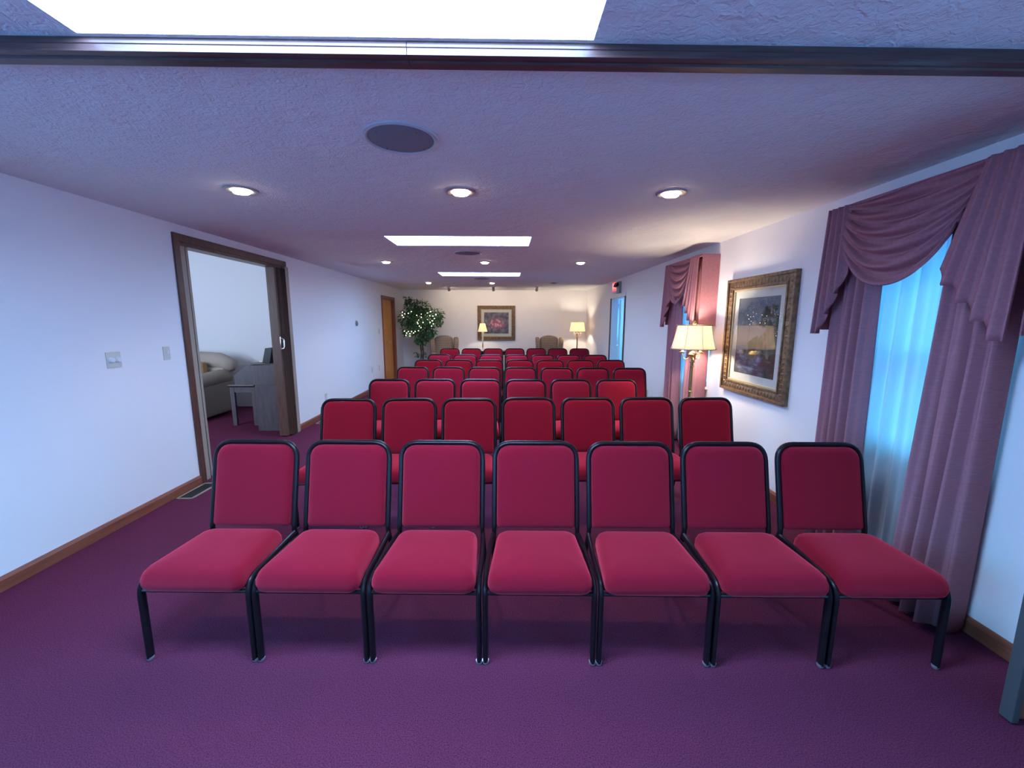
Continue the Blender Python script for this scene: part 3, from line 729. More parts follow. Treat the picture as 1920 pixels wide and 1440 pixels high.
def window_dressing(wy0, wy1, DN, NP, which):
    """wy0 near edge, wy1 far edge of the valance"""
    XF = 2.150
    # sheer behind
    drape('sheer_curtain', wy0 + DN + 0.08, wy1 - 0.06, 2.285, 'thin white sheer curtain glowing in %s' % which, 0.02, 2.24, 8, 0.020, None, 0.4, 'sheer', 0.002)
    drape('drape_panel', wy1 - 0.36, wy1 - 0.03, 2.205, 'far-side mauve drape panel of %s' % which, 0.02, 2.24, 4, 0.026, lambda u, v: 0.02 * math.sin(2 * v) * (1 - u), 0.9)
    drape('drape_panel', wy0 + DN, wy0 + NP, 2.20, 'near-side mauve drape panel of %s' % which, 0.02, 2.24, 4, 0.036, lambda u, v: (0.03 * (1 - v) - 0.03 * v) * u * 0.8, 2.2, flare=0.02, ret=True)
    t = thing('swag_valance', 'draped mauve swag valance with side cascades over %s' % which, 'valance', (XF, (wy0 + wy1) / 2, 2.27))
    yc = (wy0 + wy1) / 2
    # board
    b = B(); box(b, -0.005, XR - XF - 0.001, wy0 - yc + 0.005, wy1 - yc - 0.005, -0.012, 0.006, 0.003); obj('valance_board', b, M['swag'], t, False)
    # swag
    ya0, ya1 = wy0 + 0.20, wy1 - 0.11
    def f(u, v):
        v2 = v
        yl = ya0 - 0.02 + 0.12 * v2; yr = ya1 - 0.04 + 0.03 * v2
        s_ = 1 - abs(2 * u - 1) ** 2.1
        sag = (0.01 + 0.27 * v2 ** 0.9) * (max(s_, 0) ** 0.85)
        edge = abs(2 * u - 1)
        zz = -0.004 - sag - (0.20 + 0.06 * (1 - u)) * v2 ** 1.15
        ripple = math.sin(v2 * 2 * PI * 5.3 + 1.2 * math.sin(3.1 * u + which.__len__() * 0.3)) * 0.023 * (0.35 + 0.65 * max(s_, 0))
        ripple += 0.007 * math.sin(v2 * 2 * PI * 11 + 5 * u)
        xx = -0.012 - 0.035 * max(s_, 0) * math.sin(PI * min(v2 * 1.05, 1)) - ripple - 0.02 * v2
        return (xx, yl + (yr - yl) * u - yc, zz)
    b = B(); surf(b, f, 44, 96); thick(obj('swag', b, M['swag'], t, True, 180), 0.004)
    # cascades: pleated, stepped lower edge that deepens outward
    def cascade(a_in, a_out, zi, zo, flat, n_f, dx, top_in, dep):
        b = B()
        def g(u, v):
            ai = a_in + top_in * (1 - v) ; y = ai + (a_out - ai) * u
            uu = min(u / flat, 1.0)
            st = (math.floor(uu * n_f) + min(1.0, (uu * n_f % 1) * 1.6)) / n_f if uu < 1 else 1.0
            zb = zi + (zo - zi) * st
            ph = uu * n_f + (u - flat * uu) * 7
            xx = dx - 0.012 - dep * (0.45 + 0.55 * v) * (0.5 - 0.5 * math.cos(2 * PI * (ph % 1) ** 1.6)) - 0.012 * v * u
            return (xx, y - yc, -0.002 + (zb + 0.002) * v)
        surf(b, g, 110, 22)
        thick(obj('cascade', b, M['swag'], t, True, 180), 0.004)
    cascade(wy0 + 0.34, wy0 + 0.004, 1.81 - 2.27, 1.475 - 2.27, 0.92, 4, -0.022, -0.13, 0.034)
    cascade(wy1 - 0.20, wy1 - 0.004, 1.86 - 2.27, 1.475 - 2.27, 0.85, 3, -0.004, 0.03, 0.045)
    # returns to the wall
    for yy in (wy0 + 0.006, wy1 - 0.006):
        b = B(); box(b, 0.0, XR - XF - 0.002, yy - yc - 0.003, yy - yc + 0.003, 1.50 - 2.27, -0.01); obj('return', b, M['swag'], t, False)
window_dressing(1.68, 2.79, 0.075, 0.41, 'the nearer window beside the landscape picture')
window_dressing(4.57, 5.53, 0.015, 0.30, 'the farther window behind the floor lamp')

# ------------------------------------------------------------------ pictures
def picture(name, lb, w, h, loc, rz, fw, matw, artm, deep=0.045):
    """front faces local -y"""
    t = thing(name, lb, 'picture', loc, rz)
    def ringbox(b, W2, H2, t_, y0, y1, bev=0.003):
        box(b, -W2, W2, y0, y1, -H2, -H2 + t_, bev); box(b, -W2, W2, y0, y1, H2 - t_, H2, bev)
        box(b, -W2, -W2 + t_, y0, y1, -H2 + t_, H2 - t_, bev); box(b, W2 - t_, W2, y0, y1, -H2 + t_, H2 - t_, bev)
    b = B(); hw, hh = w / 2, h / 2
    ringbox(b, hw, hh, fw * 0.22, -deep, 0)
    ringbox(b, hw - fw * 0.22, hh - fw * 0.22, fw * 0.5, -deep * 0.72, 0)
    ringbox(b, hw - fw * 0.72, hh - fw * 0.72, fw * 0.14, -deep * 0.9, 0)
    # carved leaves around the moulding
    step = 0.045
    for sgn in (-1, 1):
        n = int((w - fw) / step)
        for k in range(n):
            x = -hw + fw * 0.5 + (k + 0.5) * (w - fw) / n
            bmesh.ops.create_uvsphere(b, u_segments=8, v_segments=5, radius=1, matrix=Matrix.Translation((x, -deep * 0.72, sgn * (hh - fw * 0.47))) @ Matrix.Diagonal((0.012, 0.006, fw * 0.19, 1)))
        n = int((h - fw) / step)
        for k in range(n):
            z = -hh + fw * 0.5 + (k + 0.5) * (h - fw) / n
            bmesh.ops.create_uvsphere(b, u_segments=8, v_segments=5, radius=1, matrix=Matrix.Translation((sgn * (hw - fw * 0.47), -deep * 0.72, z)) @ Matrix.Diagonal((fw * 0.19, 0.006, 0.012, 1)))
    obj('frame', b, M['giltframe'], t, True, 50)
    iw, ih = hw - fw * 0.86, hh - fw * 0.86
    b = B(); ringbox(b, iw, ih, fw * 0.14, -deep * 0.62, 0); obj('frame_lip', b, M['giltlip'], t, False)
    b = B(); ringbox(b, iw - fw * 0.12, ih - fw * 0.12, matw, -0.014, -0.006, 0.0); obj('mat_board', b, M['mat'], t, False)
    aw, ah = iw - fw * 0.12 - matw, ih - fw * 0.12 - matw
    b = B(); box(b, -aw, aw, -0.010, -0.004, -ah, ah); obj('painting', b, artm, t, False)
    b = B(); box(b, -iw + fw * 0.1, iw - fw * 0.1, -0.019, -0.017, -ih + fw * 0.1, ih - fw * 0.1); obj('glass', b, M['picglass'], t, False)
    return t
picture('framed_picture', 'large gilt-framed woodland stream picture on the right wall between windows', 1.01, 1.115, (XR - 0.001, 3.80, 1.41), -PI / 2, 0.125, 0.072, M['landscape'])
picture('framed_picture', 'squarish gilt-framed picture of pink and red flowers on the far wall', 1.075, 0.975, (-0.24, YF - 0.001, 1.478), 0, 0.12, 0.07, M['roses'])

# ------------------------------------------------------------------ lamps
def point(name, loc, power, parent, rad=0.04, col=WARM):
    l = bpy.data.lights.new(name, 'POINT'); l.energy = power; l.color = col; l.shadow_soft_size = rad
    o = bpy.data.objects.new(name, l); COL.objects.link(o); o.location = loc; o.parent = parent
    return o
def floor_lamp(lb, loc, z_s0, z_s1, r0, r1, sides, power, arms):
    t = thing('floor_lamp', lb, 'lamp', loc)
    b = B(); lathe(b, [(0.14, 0.0), (0.14, 0.015), (0.10, 0.03), (0.04, 0.045), (0.025, 0.07)], n=32); obj('base', b, M['brasspole'], t)
    b = B(); zt = z_s0 - 0.09
    tube(b, [(0, 0, 0.06), (0, 0, zt)], 0.018 if arms else 0.010, 0.018 if arms else 0.010, (1, 0, 0), 16)
    for z, r in ((zt - 0.10, 0.026), (zt - 0.05, 0.030), (zt - 0.005, 0.036), (0.45, 0.026), (0.8, 0.024) ):
        if not arms: r *= 0.6
        lathe(b, [(0.016, z - 0.012), (r, z - 0.004), (r, z + 0.004), (0.016, z + 0.012)], n=16)
    obj('pole', b, M['brasspole'], t)
    b = B(); lathe(b, [(0.016, zt - 0.01), (0.036, zt + 0.01), (0.042, zt + 0.03), (0.030, zt + 0.05), (0.012, zt + 0.065), (0.008, z_s1 + 0.01)], n=20); obj('socket_cup', b, M['brass'], t)
    if arms:
        for k in range(3):
            a = k * 2 * PI / 3 + 0.35; ca, sa = math.cos(a), math.sin(a)
            b = B(); pth = [(0.03 * ca, 0.03 * sa, zt + 0.0), (0.06 * ca, 0.06 * sa, zt - 0.03), (0.095 * ca, 0.095 * sa, zt - 0.015), (0.11 * ca, 0.11 * sa, zt + 0.04)]
            tube(b, fillet(pth, 0.03), 0.0055, 0.0055, (0, 0, 1), 8)
            lathe(b, [(0.008, zt + 0.035), (0.032, zt + 0.045), (0.034, zt + 0.052), (0.012, zt + 0.056)], 0.11 * ca, 0.11 * sa, 16)
            am = obj('lamp_arm', b, M['brass'], t)
            b = B(); lathe(b, [(0.014, zt + 0.056), (0.014, zt + 0.11)], 0.11 * ca, 0.11 * sa, 12); obj('candle_sleeve', b, M['candle'], am)
    # flared panelled shade, open at top and bottom
    b = B(); n = sides * 6; rings = []
    for j in range(9):
        v = j / 8; z = z_s0 + (z_s1 - z_s0) * v; r = r1 + (r0 - r1) * (1 - v) ** 1.35
        ring = []
        for k in range(n):
            a = 2 * PI * k / n; loc_a = ((k % 6) / 6 - 0.5) * 2 * PI / sides
            rr = r * (1 - (0.0 if sides > 12 else 0.5) * (1 - math.cos(PI / sides) / math.cos(loc_a)))
            ring.append(b.verts.new((rr * math.cos(a), rr * math.sin(a), z)))
        rings.append(ring)
    for p, q in zip(rings, rings[1:]):
        for k in range(n): b.faces.new((p[k], p[(k + 1) % n], q[(k + 1) % n], q[k]))
    sh = thick(obj('lamp_shade', b, M['shade'], t, True, 60), 0.002)
    b = B()
    for k in range(sides if sides <= 12 else 0):
        a = 2 * PI * k / sides
        tube(b, [((r1 + (r0 - r1) * (1 - v) ** 1.35 + 0.002) * math.cos(a), (r1 + (r0 - r1) * (1 - v) ** 1.35 + 0.002) * math.sin(a), z_s0 + (z_s1 - z_s0) * v) for v in [i / 8 for i in range(9)]], 0.0022, 0.0022, (0, 0, 1), 6)
    for z, r in ((z_s0, r0), (z_s1, r1)):
        tube(b, [(r * math.cos(2 * PI * k / 36), r * math.sin(2 * PI * k / 36), z) for k in range(36)], 0.004, 0.004, (0, 0, 1), 6, closed=True)
    for a in (0, 2 * PI / 3, 4 * PI / 3): tube(b, [(0, 0, z_s1 - 0.01), (r1 * math.cos(a), r1 * math.sin(a), z_s1 - 0.004)], 0.0018, 0.0018, (0, 0, 1), 6)
    obj('shade_trim', b, M['shaderib'], sh)
    b = B(); lathe(b, [(0.004, z_s1 - 0.01), (0.018, z_s1 + 0.008), (0.020, z_s1 + 0.02), (0.008, z_s1 + 0.04), (0.003, z_s1 + 0.05)], n=14); obj('finial', b, M['brass'], t)
    point('lamp_bulb_light', (0.045, 0, (z_s0 + z_s1) / 2 + 0.0), power / 2, t, 0.03)
    point('lamp_bulb_light', (-0.045, 0, (z_s0 + z_s1) / 2 + 0.0), power / 2, t, 0.03)
    return t
floor_lamp('brass floor lamp with candle arms and white panelled shade beside the landscape picture', (2.008, 4.35, 0), 1.262, 1.511, 0.227, 0.174, 8, LAMP_W, True)
floor_lamp('slim brass floor lamp with white drum shade in the far right corner', (1.98, 11.25, 0), 1.25, 1.51, 0.215, 0.175, 24, LAMP_W * 0.62, True)
# console table and slender candlestick lamp under the flower picture
t = thing('console_table', 'narrow dark wood table against the far wall under the flower picture', 'table', (-0.35, 11.45, 0))
b = B(); box(b, -0.55, 0.55, -0.20, 0.20, 0.69, 0.72, 0.006); obj('tabletop', b, M['table'], t, False)
b = B(); box(b, -0.50, 0.50, -0.16, 0.16, 0.61, 0.69); obj('apron', b, M['table'], t, False)
for x in (-0.48, 0.48):
    for y in (-0.14, 0.14):
        b = B(); box(b, x - 0.02, x + 0.02, y - 0.02, y + 0.02, 0, 0.62, 0.004); obj('leg', b, M['table'], t, False)
t = thing('table_lamp', 'slender white candlestick lamp with small pleated shade on the far table', 'lamp', (-0.61, 11.38, 0.72))
b = B(); lathe(b, [(0.055, 0), (0.055, 0.012), (0.02, 0.03), (0.014, 0.06), (0.02, 0.075), (0.014, 0.09)], n=20); obj('base', b, M['candle'], t)
b = B(); lathe(b, [(0.013, 0.09), (0.017, 0.12), (0.012, 0.20), (0.016, 0.215)], n=16); obj('metal_stem', b, M['brasspole'], t)
b = B(); lathe(b, [(0.016, 0.215), (0.024, 0.24), (0.022, 0.50), (0.016, 0.53)], n=16); obj('candle_column', b, M['candle'], t)
b = B(); n = 36
ra = [[b.verts.new(((r * (1 + 0.03 * math.cos(k * PI))) * math.cos(2 * PI * k / n), (r * (1 + 0.03 * math.cos(k * PI))) * math.sin(2 * PI * k / n), z)) for k in range(n)] for r, z in ((0.128, 0.525), (0.10, 0.62), (0.068, 0.75))]
for p, q in zip(ra, ra[1:]):
    for k in range(n): b.faces.new((p[k], p[(k + 1) % n], q[(k + 1) % n], q[k]))
thick(obj('lamp_shade', b, M['shade'], t, False), 0.002)
point('lamp_bulb_light', (0, 0, 0.62), 4.0, t, 0.02)

# ------------------------------------------------------------------ ceiling fittings
def ceiling_speaker(x, y, r, lb):
    t = thing('ceiling_speaker', lb, 'speaker', (x, y, ZC), 0, 'round ceiling speakers')
    b = B(); lathe(b, [(r, 0), (r, -0.006), (r - 0.012, -0.010), (r - 0.020, -0.006), (r - 0.020, 0)], n=48, caps=False); obj('rim', b, M['speaker_rim'], t)
    b = B(); lathe(b, [(r - 0.018, -0.004), (r - 0.03, -0.007), (r * 0.5, -0.009), (0.01, -0.010)], n=48); obj('grille', b, M['speaker'], t)
    b = B()
    for k in range(4):
        a = PI / 4 + k * PI / 2
        lathe(b, [(0.004, -0.013), (0.004, -0.007)], (r - 0.045) * math.cos(a), (r - 0.045) * math.sin(a), 8)
    obj('screw', b, M['chrome'], t)
ceiling_speaker(-0.485, 2.082, 0.172, 'large grey round speaker in the ceiling, nearest and biggest of them')
ceiling_speaker(-0.47, 5.38, 0.175, 'round ceiling speaker between the two farther skylights')
ceiling_speaker(-0.47, 8.62, 0.175, 'round ceiling speaker just behind the farthest skylight')
def downlight(x, y, lb, on=True, power=SPOT_W, tilt=(0, 0.0)):
    t = thing('recessed_downlight', lb, 'downlight', (x, y, ZC), 0, 'recessed ceiling downlights')
    b = B(); lathe(b, [(0.098, 0.0), (0.098, -0.005), (0.088, -0.010), (0.066, -0.006), (0.062, 0.0)], n=36, caps=False); obj('trim_ring', b, M['can'], t)
    b = B(); bmesh.ops.create_uvsphere(b, u_segments=28, v_segments=14, radius=0.064, matrix=Matrix.Translation((0, 0, 0.038)))
    obj('eyeball', b, M['can'], t)
    b = B(); tb = B(); lathe(tb, [(0.050, 0.0), (0.050, -0.006), (0.040, -0.012), (0.01, -0.016)], n=28)
    merge(b, tb, 0, Matrix.Translation((0, 0, -0.014)) @ Matrix.Rotation(tilt[0], 4, 'X')); obj('lamp_face', b, M['bulb'] if on else M['white_plastic'], t)
    if on:
        l = bpy.data.lights.new('downlight_beam', 'SPOT'); l.energy = power; l.color = (1.0, 0.80, 0.58); l.spot_size = math.radians(115); l.spot_blend = 0.8; l.shadow_soft_size = 0.05
        o = bpy.data.objects.new('downlight_beam', l); COL.objects.link(o); o.parent = t; o.location = (0, 0, -0.050)
        o.rotation_euler = (tilt[0] * 2, tilt[1], 0)
PL = {0: 'left', 1: 'middle', 2: 'right'}
RW = ['nearest', 'second', 'third']
for r, y in enumerate((2.88, 6.20, 9.56)):
    for c_, x in enumerate((-1.725, -0.29, 1.11)):
        on = not (r == 2 and c_ == 2)
        downlight(x, y, '%s recessed ceiling downlight in the %s row of three%s' % (PL[c_], RW[r], '' if on else ', unlit'), on, tilt=(0.12, 0))
for c_, x in enumerate((-1.43, -0.293, 0.824)):
    t = thing('spotlight', '%s small ceiling spotlight beside the far wall' % PL[c_], 'spotlight', (x, 10.76, ZC), 0, 'spotlights washing the far wall')
    b = B(); lathe(b, [(0.05, 0), (0.05, -0.012), (0.03, -0.02)], n=20); obj('canopy', b, M['can'], t)
    b = B(); tb = B(); lathe(tb, [(0.022, -0.06), (0.034, -0.04), (0.042, 0.04), (0.040, 0.05)], n=20); mt = Matrix.Translation((0, 0.0, -0.055)) @ Matrix.Rotation(-math.radians(115), 4, 'X')
    merge(b, tb, 0, mt); obj('head', b, M['can'], t)
    b = B(); tb = B(); lathe(tb, [(0.036, 0.048), (0.034, 0.054)], n=20); merge(b, tb, 0, mt); obj('lamp_face', b, M['bulb'], t)
    l = bpy.data.lights.new('spot_beam', 'SPOT'); l.energy = 6.5; l.color = (1.0, 0.80, 0.58); l.spot_size = math.radians(140); l.spot_blend = 0.9; l.shadow_soft_size = 0.03
    o = bpy.data.objects.new('spot_beam', l); COL.objects.link(o); o.parent = t; o.location = (0, 0.06, -0.09)
    o.rotation_euler = Vector((0, 1, -0.62)).to_track_quat('-Z', 'Z').to_euler()

# exit sign with two emergency heads
t = thing('exit_sign', 'lit red exit sign with emergency lamp heads above the right doorway', 'exit sign', (XR, 8.62, 2.235))
b = B(); box(b, -0.045, 0, -0.02, 0.33, -0.11, 0.12, 0.006); obj('housing', b, M['exit_white'], t, False)
b = B(); box(b, -0.049, -0.045, -0.01, 0.32, -0.07, 0.11); obj('sign_face', b, M['exit_face'], t, False)
cu = bpy.data.curves.new('exit_word', 'FONT'); cu.body = 'EXIT'; cu.size = 0.15; cu.align_x = 'CENTER'; cu.align_y = 'CENTER'; cu.extrude = 0.001
tmp = bpy.data.objects.new('exit_word', cu); me = bpy.data.meshes.new_from_object(tmp); bpy.data.objects.remove(tmp); me.materials.clear(); me.materials.append(M['exit_text'])
o = bpy.data.objects.new('exit_word', me); COL.objects.link(o); o.parent = t; o.location = (-0.051, 0.155, 0.02); o.rotation_euler = (PI / 2, 0, -PI / 2);
b = B(); box(b, -0.05, 0, -0.22, -0.02, -0.13, 0.10, 0.006); obj('battery_box', b, mat('grey_battery_box', (0.25, 0.27, 0.27), rough=0.5), t, False)
for y in (-0.17, -0.08):
    b = B(); tb = B(); lathe(tb, [(0.02, 0.0), (0.045, 0.02), (0.05, 0.06)], n=18); merge(b, tb, 0, Matrix.Translation((-0.05, y, 0.02)) @ Matrix.Rotation(-PI / 2, 4, 'Y') @ Matrix.Rotation(0.4, 4, 'Y')); obj('lamp_head', b, M['frame'], t)

# ------------------------------------------------------------------ wall plates
def plate(name, lb, cat, side, y, z, w, h, kind):
    x = XL if side < 0 else XR; s = 1 if side < 0 else -1
    t = thing(name, lb, cat, (x, y, z))
    b = B(); box(b, min(0, s * 0.007), max(0, s * 0.007), -w / 2, w / 2, -h / 2, h / 2, 0.002); obj('cover_plate', b, M['white_plastic'], t, False)
    if kind == 'knobs':
        for dy in (-0.026, 0.026):
            b = B(); tb = B(); lathe(tb, [(0.020, 0), (0.019, 0.016), (0.016, 0.02)], n=20); merge(b, tb, 0, Matrix.Translation((s * 0.007, dy, 0)) @ Matrix.Rotation(s * PI / 2, 4, 'Y')); obj('dimmer_knob', b, M['white_trim'], t)
    elif kind == 'toggle':
        b = B(); box(b, min(0, s * 0.020), max(0, s * 0.020), -0.006, 0.006, -0.004, 0.018, 0.002); obj('toggle', b, M['white_trim'], t, False)
    elif kind == 'outlet':
        for dz in (-0.02, 0.02):
            b = B(); box(b, min(s * 0.006, s * 0.010), max(s * 0.006, s * 0.010), -0.014, 0.014, dz - 0.012, dz + 0.012, 0.003); f = obj('socket', b, M['white_trim'], t, False)
            b = B(); box(b, min(s * 0.009, s * 0.0105), max(s * 0.009, s * 0.0105), -0.007, -0.005, dz - 0.004, dz + 0.006); box(b, min(s * 0.009, s * 0.0105), max(s * 0.009, s * 0.0105), 0.005, 0.007, dz - 0.004, dz + 0.006); obj('slot', b, M['dark'], f, False)
plate('dimmer_plate', 'ivory wall plate with two round dimmer knobs on the left wall', 'dimmer', -1, 3.104, 1.262, 0.115, 0.118, 'knobs')
plate('light_switch', 'single toggle light switch beside the wide left opening', 'light switch', -1, 3.59, 1.272, 0.07, 0.115, 'toggle')
plate('light_switch', 'small light switch beside the oak door on left wall', 'light switch', -1, 9.66, 1.30, 0.07, 0.115, 'toggle')
plate('wall_outlet', 'wall outlet between wide opening and oak door, just past the opening', 'outlet', -1, 6.64, 0.31, 0.07, 0.115, 'outlet')
plate('wall_outlet', 'left one of two low outlets before the oak door', 'outlet', -1, 9.04, 0.47, 0.07, 0.115, 'outlet')
plate('wall_outlet', 'right one of two low outlets, closest to the oak door', 'outlet', -1, 9.54, 0.46, 0.07, 0.115, 'outlet')
plate('wall_outlet', 'white outlet low on the right wall past the farther window', 'outlet', 1, 6.63, 0.37, 0.07, 0.115, 'outlet')
t = thing('thermostat', 'round grey thermostat alone on the left wall', 'thermostat', (XL, 8.21, 1.49))
b = B(); tb = B(); lathe(tb, [(0.05, 0), (0.048, 0.015), (0.036, 0.028), (0.03, 0.03)], n=24); merge(b, tb, 0, Matrix.Rotation(PI / 2, 4, 'Y')); obj('dial', b, mat('grey_thermostat', (0.22, 0.22, 0.26), rough=0.4), t)
b = B(); box(b, 0, 0.004, -0.06, 0.06, -0.06, 0.06, 0.002); obj('back_plate', b, M['white_plastic'], t, False)

def register(lb, x, y, w, l):
    t = thing('floor_register', lb, 'floor vent', (x, y, 0))
    b = B(); f = 0.016; z = 0.008
    box(b, -w / 2, w / 2, -l / 2, -l / 2 + f, 0, z, 0.001); box(b, -w / 2, w / 2, l / 2 - f, l / 2, 0, z, 0.001); box(b, -w / 2, -w / 2 + f, -l / 2, l / 2, 0, z, 0.001); box(b, w / 2 - f, w / 2, -l / 2, l / 2, 0, z, 0.001)
    obj('vent_frame', b, M['putty'], t, False)
    b = B(); box(b, -w / 2 + f, w / 2 - f, -l / 2 + f, l / 2 - f, 0.001, 0.0025)
    obj('duct', b, M['dark'], t, False)
    b = B()
    for k in range(14):
        yy = -l / 2 + f + (k + 0.5) * (l - 2 * f) / 14
        box(b, -w / 2 + f, w / 2 - f, yy - 0.003, yy + 0.003, 0.0025, 0.006)
    obj('louvres', b, mat('dark_bronze_louvre', (0.05, 0.045, 0.04), rough=0.4), t, False)
register('beige-framed floor vent by the left wall, beside the near door jamb', -2.82, 3.63, 0.145, 0.36)
register('floor vent on the carpet by the left wall beyond the accordion door', -2.80, 6.25, 0.14, 0.32)

# ------------------------------------------------------------------ wing chairs
def wing_chair(lb, loc, rz):
    t = thing('wing_chair', lb, 'armchair', loc, rz)
    # faces local -y
    b = B(); box(b, -0.30, 0.30, -0.32, 0.28, 0.20, 0.40, 0.03, 3); obj('seat_base', b, M['wing'], t, True, 80)
    b = B(); box(b, -0.265, 0.265, -0.34, 0.22, 0.39, 0.50, 0.04, 4); obj('seat_cushion', b, M['wing'], t, True, 80)
    out = []
    hw = 0.255
    pts = [(-hw, 0.0), (hw, 0.0), (hw, 0.56)]
    for k in range(13):
        a = PI * k / 12; pts.append((hw * math.cos(a), 0.60 + 0.125 * math.sin(a) ** 0.8))
    pts.append((-hw, 0.56))
    pts = [Vector(p) for p in pts]
    ang = math.radians(8)
    fn = lambda u, v, h: Vector((u, 0.22 + v * math.sin(ang) - h, 0.42 + v * math.cos(ang)))
    b = B(); cushion(b, pts, [(0.02, -0.07), (0.0, -0.05), (0.0, 0.02), (0.012, 0.045), (0.04, 0.06), (0.10, 0.068)], fn); obj('backrest', b, M['wing'], t, True, 60)
    for s in (-1, 1):
        # wing, a curved upholstered panel standing forward at each side of the back
        prof = [(0.30, 0.50), (-0.30, 0.50), (-0.34, 0.58), (-0.30, 0.64), (-0.02, 0.66), (-0.05, 0.76), (-0.05, 0.94), (0.02, 1.06), (0.15, 1.10), (0.30, 1.09)]
        prof = fillet([(0, *p) for p in prof] + [(0, *prof[0])], 0.04, 3)[:-1]
        p2 = [Vector((p.y, p.z)) for p in prof]
        x0 = s * 0.292
        b = B(); cushion(b, p2, [(0.025, -0.055), (0.0, -0.032), (0.0, 0.032), (0.025, 0.055)], lambda u, v, h, x0=x0, s=s: Vector((x0 + h + s * 0.05 * max(0, (v - 0.6)) * 1.6, u, v)))
        obj('wing', b, M['wing'], t, True, 60)
        b = B(); box(b, x0 - 0.04, x0 + 0.04, -0.30, 0.28, 0.20, 0.52, 0.02, 3); tube(b, [(x0 + s * 0.02, -0.34, 0.60), (x0 + s * 0.02, 0.05, 0.62)], 0.055, 0.05, (1, 0, 0), 16)
        obj('arm', b, M['wing'], t, True, 80)
        for y in (-0.28, 0.26):
            b = B(); tube(b, [(s * 0.27, y, 0.22), (s * 0.275, y * 1.02, 0.1), (s * 0.28, y * 1.06, 0.0)], [0.03, 0.022, 0.016], [0.03, 0.022, 0.016], (1, 0, 0), 10); obj('leg', b, M['table'], t)
    return t
wing_chair('olive patterned wing chair beside the lit ficus tree', (-1.63, 11.18, 0), 0.22)
wing_chair('olive patterned wing chair between flower picture and far corner lamp', (1.22, 11.22, 0), -0.05)

# ------------------------------------------------------------------ ficus tree with string lights
random.seed(11)
FX, FY = -2.25, 11.2
t = thing('ficus_tree', 'tall leafy green ficus tree in a dark pot in the far left corner', 'plant', (FX, FY, 0))
b = B(); lathe(b, [(0.14, 0), (0.16, 0.02), (0.19, 0.28), (0.20, 0.32), (0.18, 0.32), (0.175, 0.27)], n=28); obj('pot', b, M['pot'], t)
b = B(); lathe(b, [(0.172, 0.27), (0.10, 0.285), (0.01, 0.29)], n=20); obj('moss', b, M['soil'], t)
CL = [(-0.24, 0, 1.86, .24, .20), (0.04, 0, 1.88, .22, .20), (-0.36, 0, 1.60, .26, .20), (0.30, 0.0, 1.60, .30, .24), (-0.06, 0, 1.55, .30, .26), (0.06, 0, 1.22, .26, .22),
      (-0.30, 0, 1.28, .22, .16), (0.22, 0, 1.28, .18, .16), (-0.02, 0, 1.03, .17, .14), (0.42, 0, 1.72, .18, .14), (-0.34, 0, 2.08, .10, .10), (-0.22, 0, 2.02, .1, .08)]
b = B()
for k in range(3):
    a = k * 2 * PI / 3; pth = [(0.05 * math.cos(a), 0.05 * math.sin(a), 0.27)]
    for j in range(1, 8):
        z = 0.27 + j * 0.11; aa = a + j * 0.6; pth.append((0.035 * math.cos(aa), 0.035 * math.sin(aa), z))
    c_ = CL[(0, 3, 4)[k]]; pth += [((c_[0] * 0.5), 0.03, (z + c_[2]) / 2), (c_[0], 0, c_[2])]
    tube(b, pth, [0.018] * 7 + [0.015, 0.010, 0.005], [0.018] * 7 + [0.015, 0.010, 0.005], (1, 0, 0), 8)
for c_ in CL: tube(b, [(0, 0, 1.05), (c_[0] * 0.5, 0.0, 1.05 + (c_[2] - 1.05) * 0.6), (c_[0], c_[1], c_[2])], [0.010, 0.007, 0.003], [0.010, 0.007, 0.003], (1, 0, 0), 6)
tube(b, [(0.02, 0, 0.5), (-0.08, -0.05, 0.66), (-0.16, -0.06, 0.70)], 0.004, 0.004, (0, 1, 0), 6); tube(b, [(0.02, 0, 0.5), (0.07, -0.04, 0.66)], 0.004, 0.004, (0, 1, 0), 6)
obj('trunk', b, M['bark'], t)
b = B()
def leaf(b, p, d, s):
    d = Vector(d).normalized(); side = d.cross(Vector((random.uniform(-.6, .6), random.uniform(-.6, .6), 1))).normalized(); nn = side.cross(d)
    if FX + p.x + d.x * s < XL + 0.03: return
    a = b.verts.new(p); m1 = b.verts.new(p + d * s * 0.45 + side * s * 0.24 - nn * s * 0.05); m2 = b.verts.new(p + d * s * 0.45 - side * s * 0.24 - nn * s * 0.05)
    mc = b.verts.new(p + d * s * 0.5 + nn * s * 0.04); e = b.verts.new(p + d * s - nn * s * 0.12)
    for f in ((a, m1, mc), (m1, e, mc), (e, m2, mc), (m2, a, mc)): b.faces.new(f)
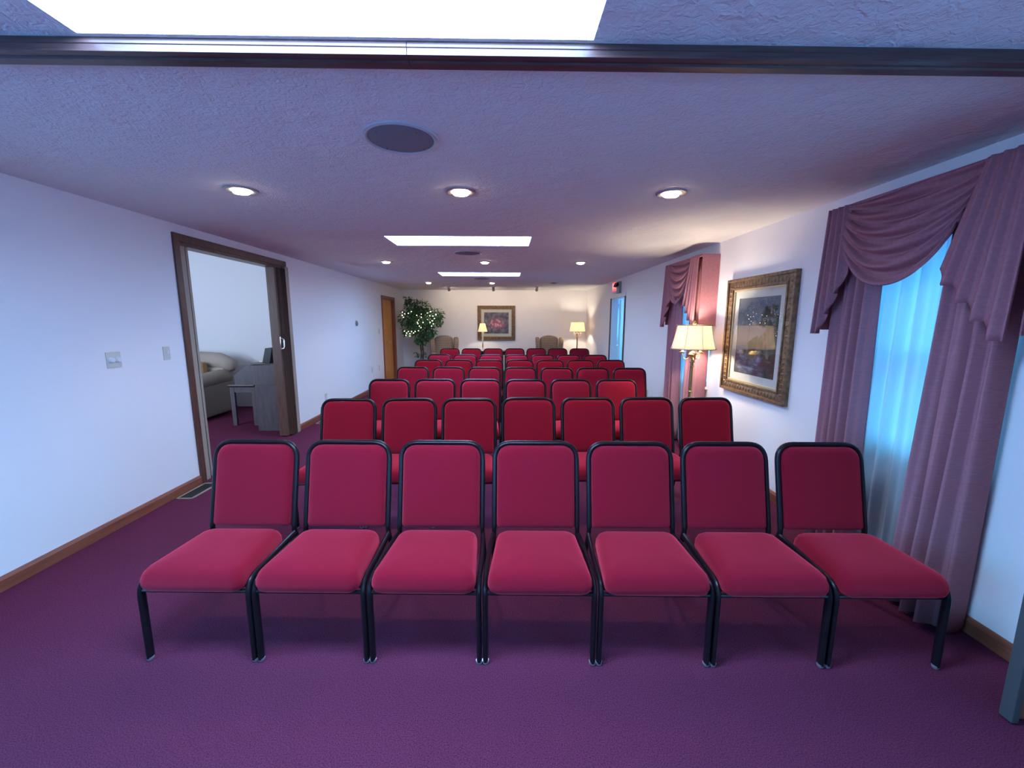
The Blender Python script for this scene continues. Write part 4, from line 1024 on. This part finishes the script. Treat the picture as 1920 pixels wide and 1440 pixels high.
for cx, cy, cz, rr, rz_ in CL:
    for k in range(int(2600 * rr * rz_ * 2.4)):
        while True:
            q = Vector((random.uniform(-1, 1), random.uniform(-1, 1), random.uniform(-1, 1)))
            if q.length < 1: break
        p = Vector((cx + q.x * rr, cy + q.y * rr * 1.0, cz + q.z * rz_))
        leaf(b, p, q * 0.8 + Vector((0, 0, -0.5)) + Vector((random.uniform(-.6, .6), random.uniform(-.6, .6), random.uniform(-.3, .5))), random.uniform(0.06, 0.10))
for p in ((-0.16, -0.06, 0.70), (-0.12, -0.06, 0.66), (-0.08, -0.05, 0.62), (0.07, -0.04, 0.66), (0.08, -0.04, 0.60), (0.06, -0.04, 0.70), (-0.14, -0.05, 0.6)):
    for _ in range(3): leaf(b, Vector(p), (random.uniform(-1, 1), -0.3, -0.4), 0.09)
obj('foliage', b, M['leaf'], t, False)
t = thing('string_lights', 'string of small white fairy lights wound through the ficus tree', 'string lights', (FX, FY - 0.25, 0))
spots = [(-0.43, 1.76), (-0.37, 1.72), (-0.44, 1.68), (-0.41, 1.63), (-0.28, 1.73), (-0.20, 1.78), (-0.06, 1.68), (0.06, 1.71), (0.06, 1.63), (-0.02, 1.56), (-0.05, 1.50), (-0.04, 1.46),
         (0.10, 1.50), (0.22, 1.74), (0.28, 1.67), (0.31, 1.78), (0.36, 1.66), (0.22, 1.57), (0.34, 1.54), (0.40, 1.60), (0.28, 1.50), (0.37, 1.46), (0.32, 1.40), (0.44, 1.70), (0.0, 1.40), (0.04, 1.36),
         (-0.40, 1.27), (-0.34, 1.22), (-0.30, 1.26), (-0.26, 1.20), (-0.21, 1.26), (-0.16, 1.22), (-0.12, 1.26), (-0.36, 1.16), (-0.26, 1.14), (-0.03, 1.28)]
b = B(); tube(b, [(x, 0.012 * ((i % 3) - 1) + 0.006, z + 0.008) for i, (x, z) in enumerate(spots)], 0.0015, 0.0015, (0, 1, 0), 5); obj('wire', b, M['leaf'], t)
for i, (x, z) in enumerate(spots):
    b = B(); bmesh.ops.create_icosphere(b, subdivisions=2, radius=0.008, matrix=Matrix.Translation((x, 0.012 * ((i % 3) - 1), z))); obj('bulb', b, M['fairy'], t)
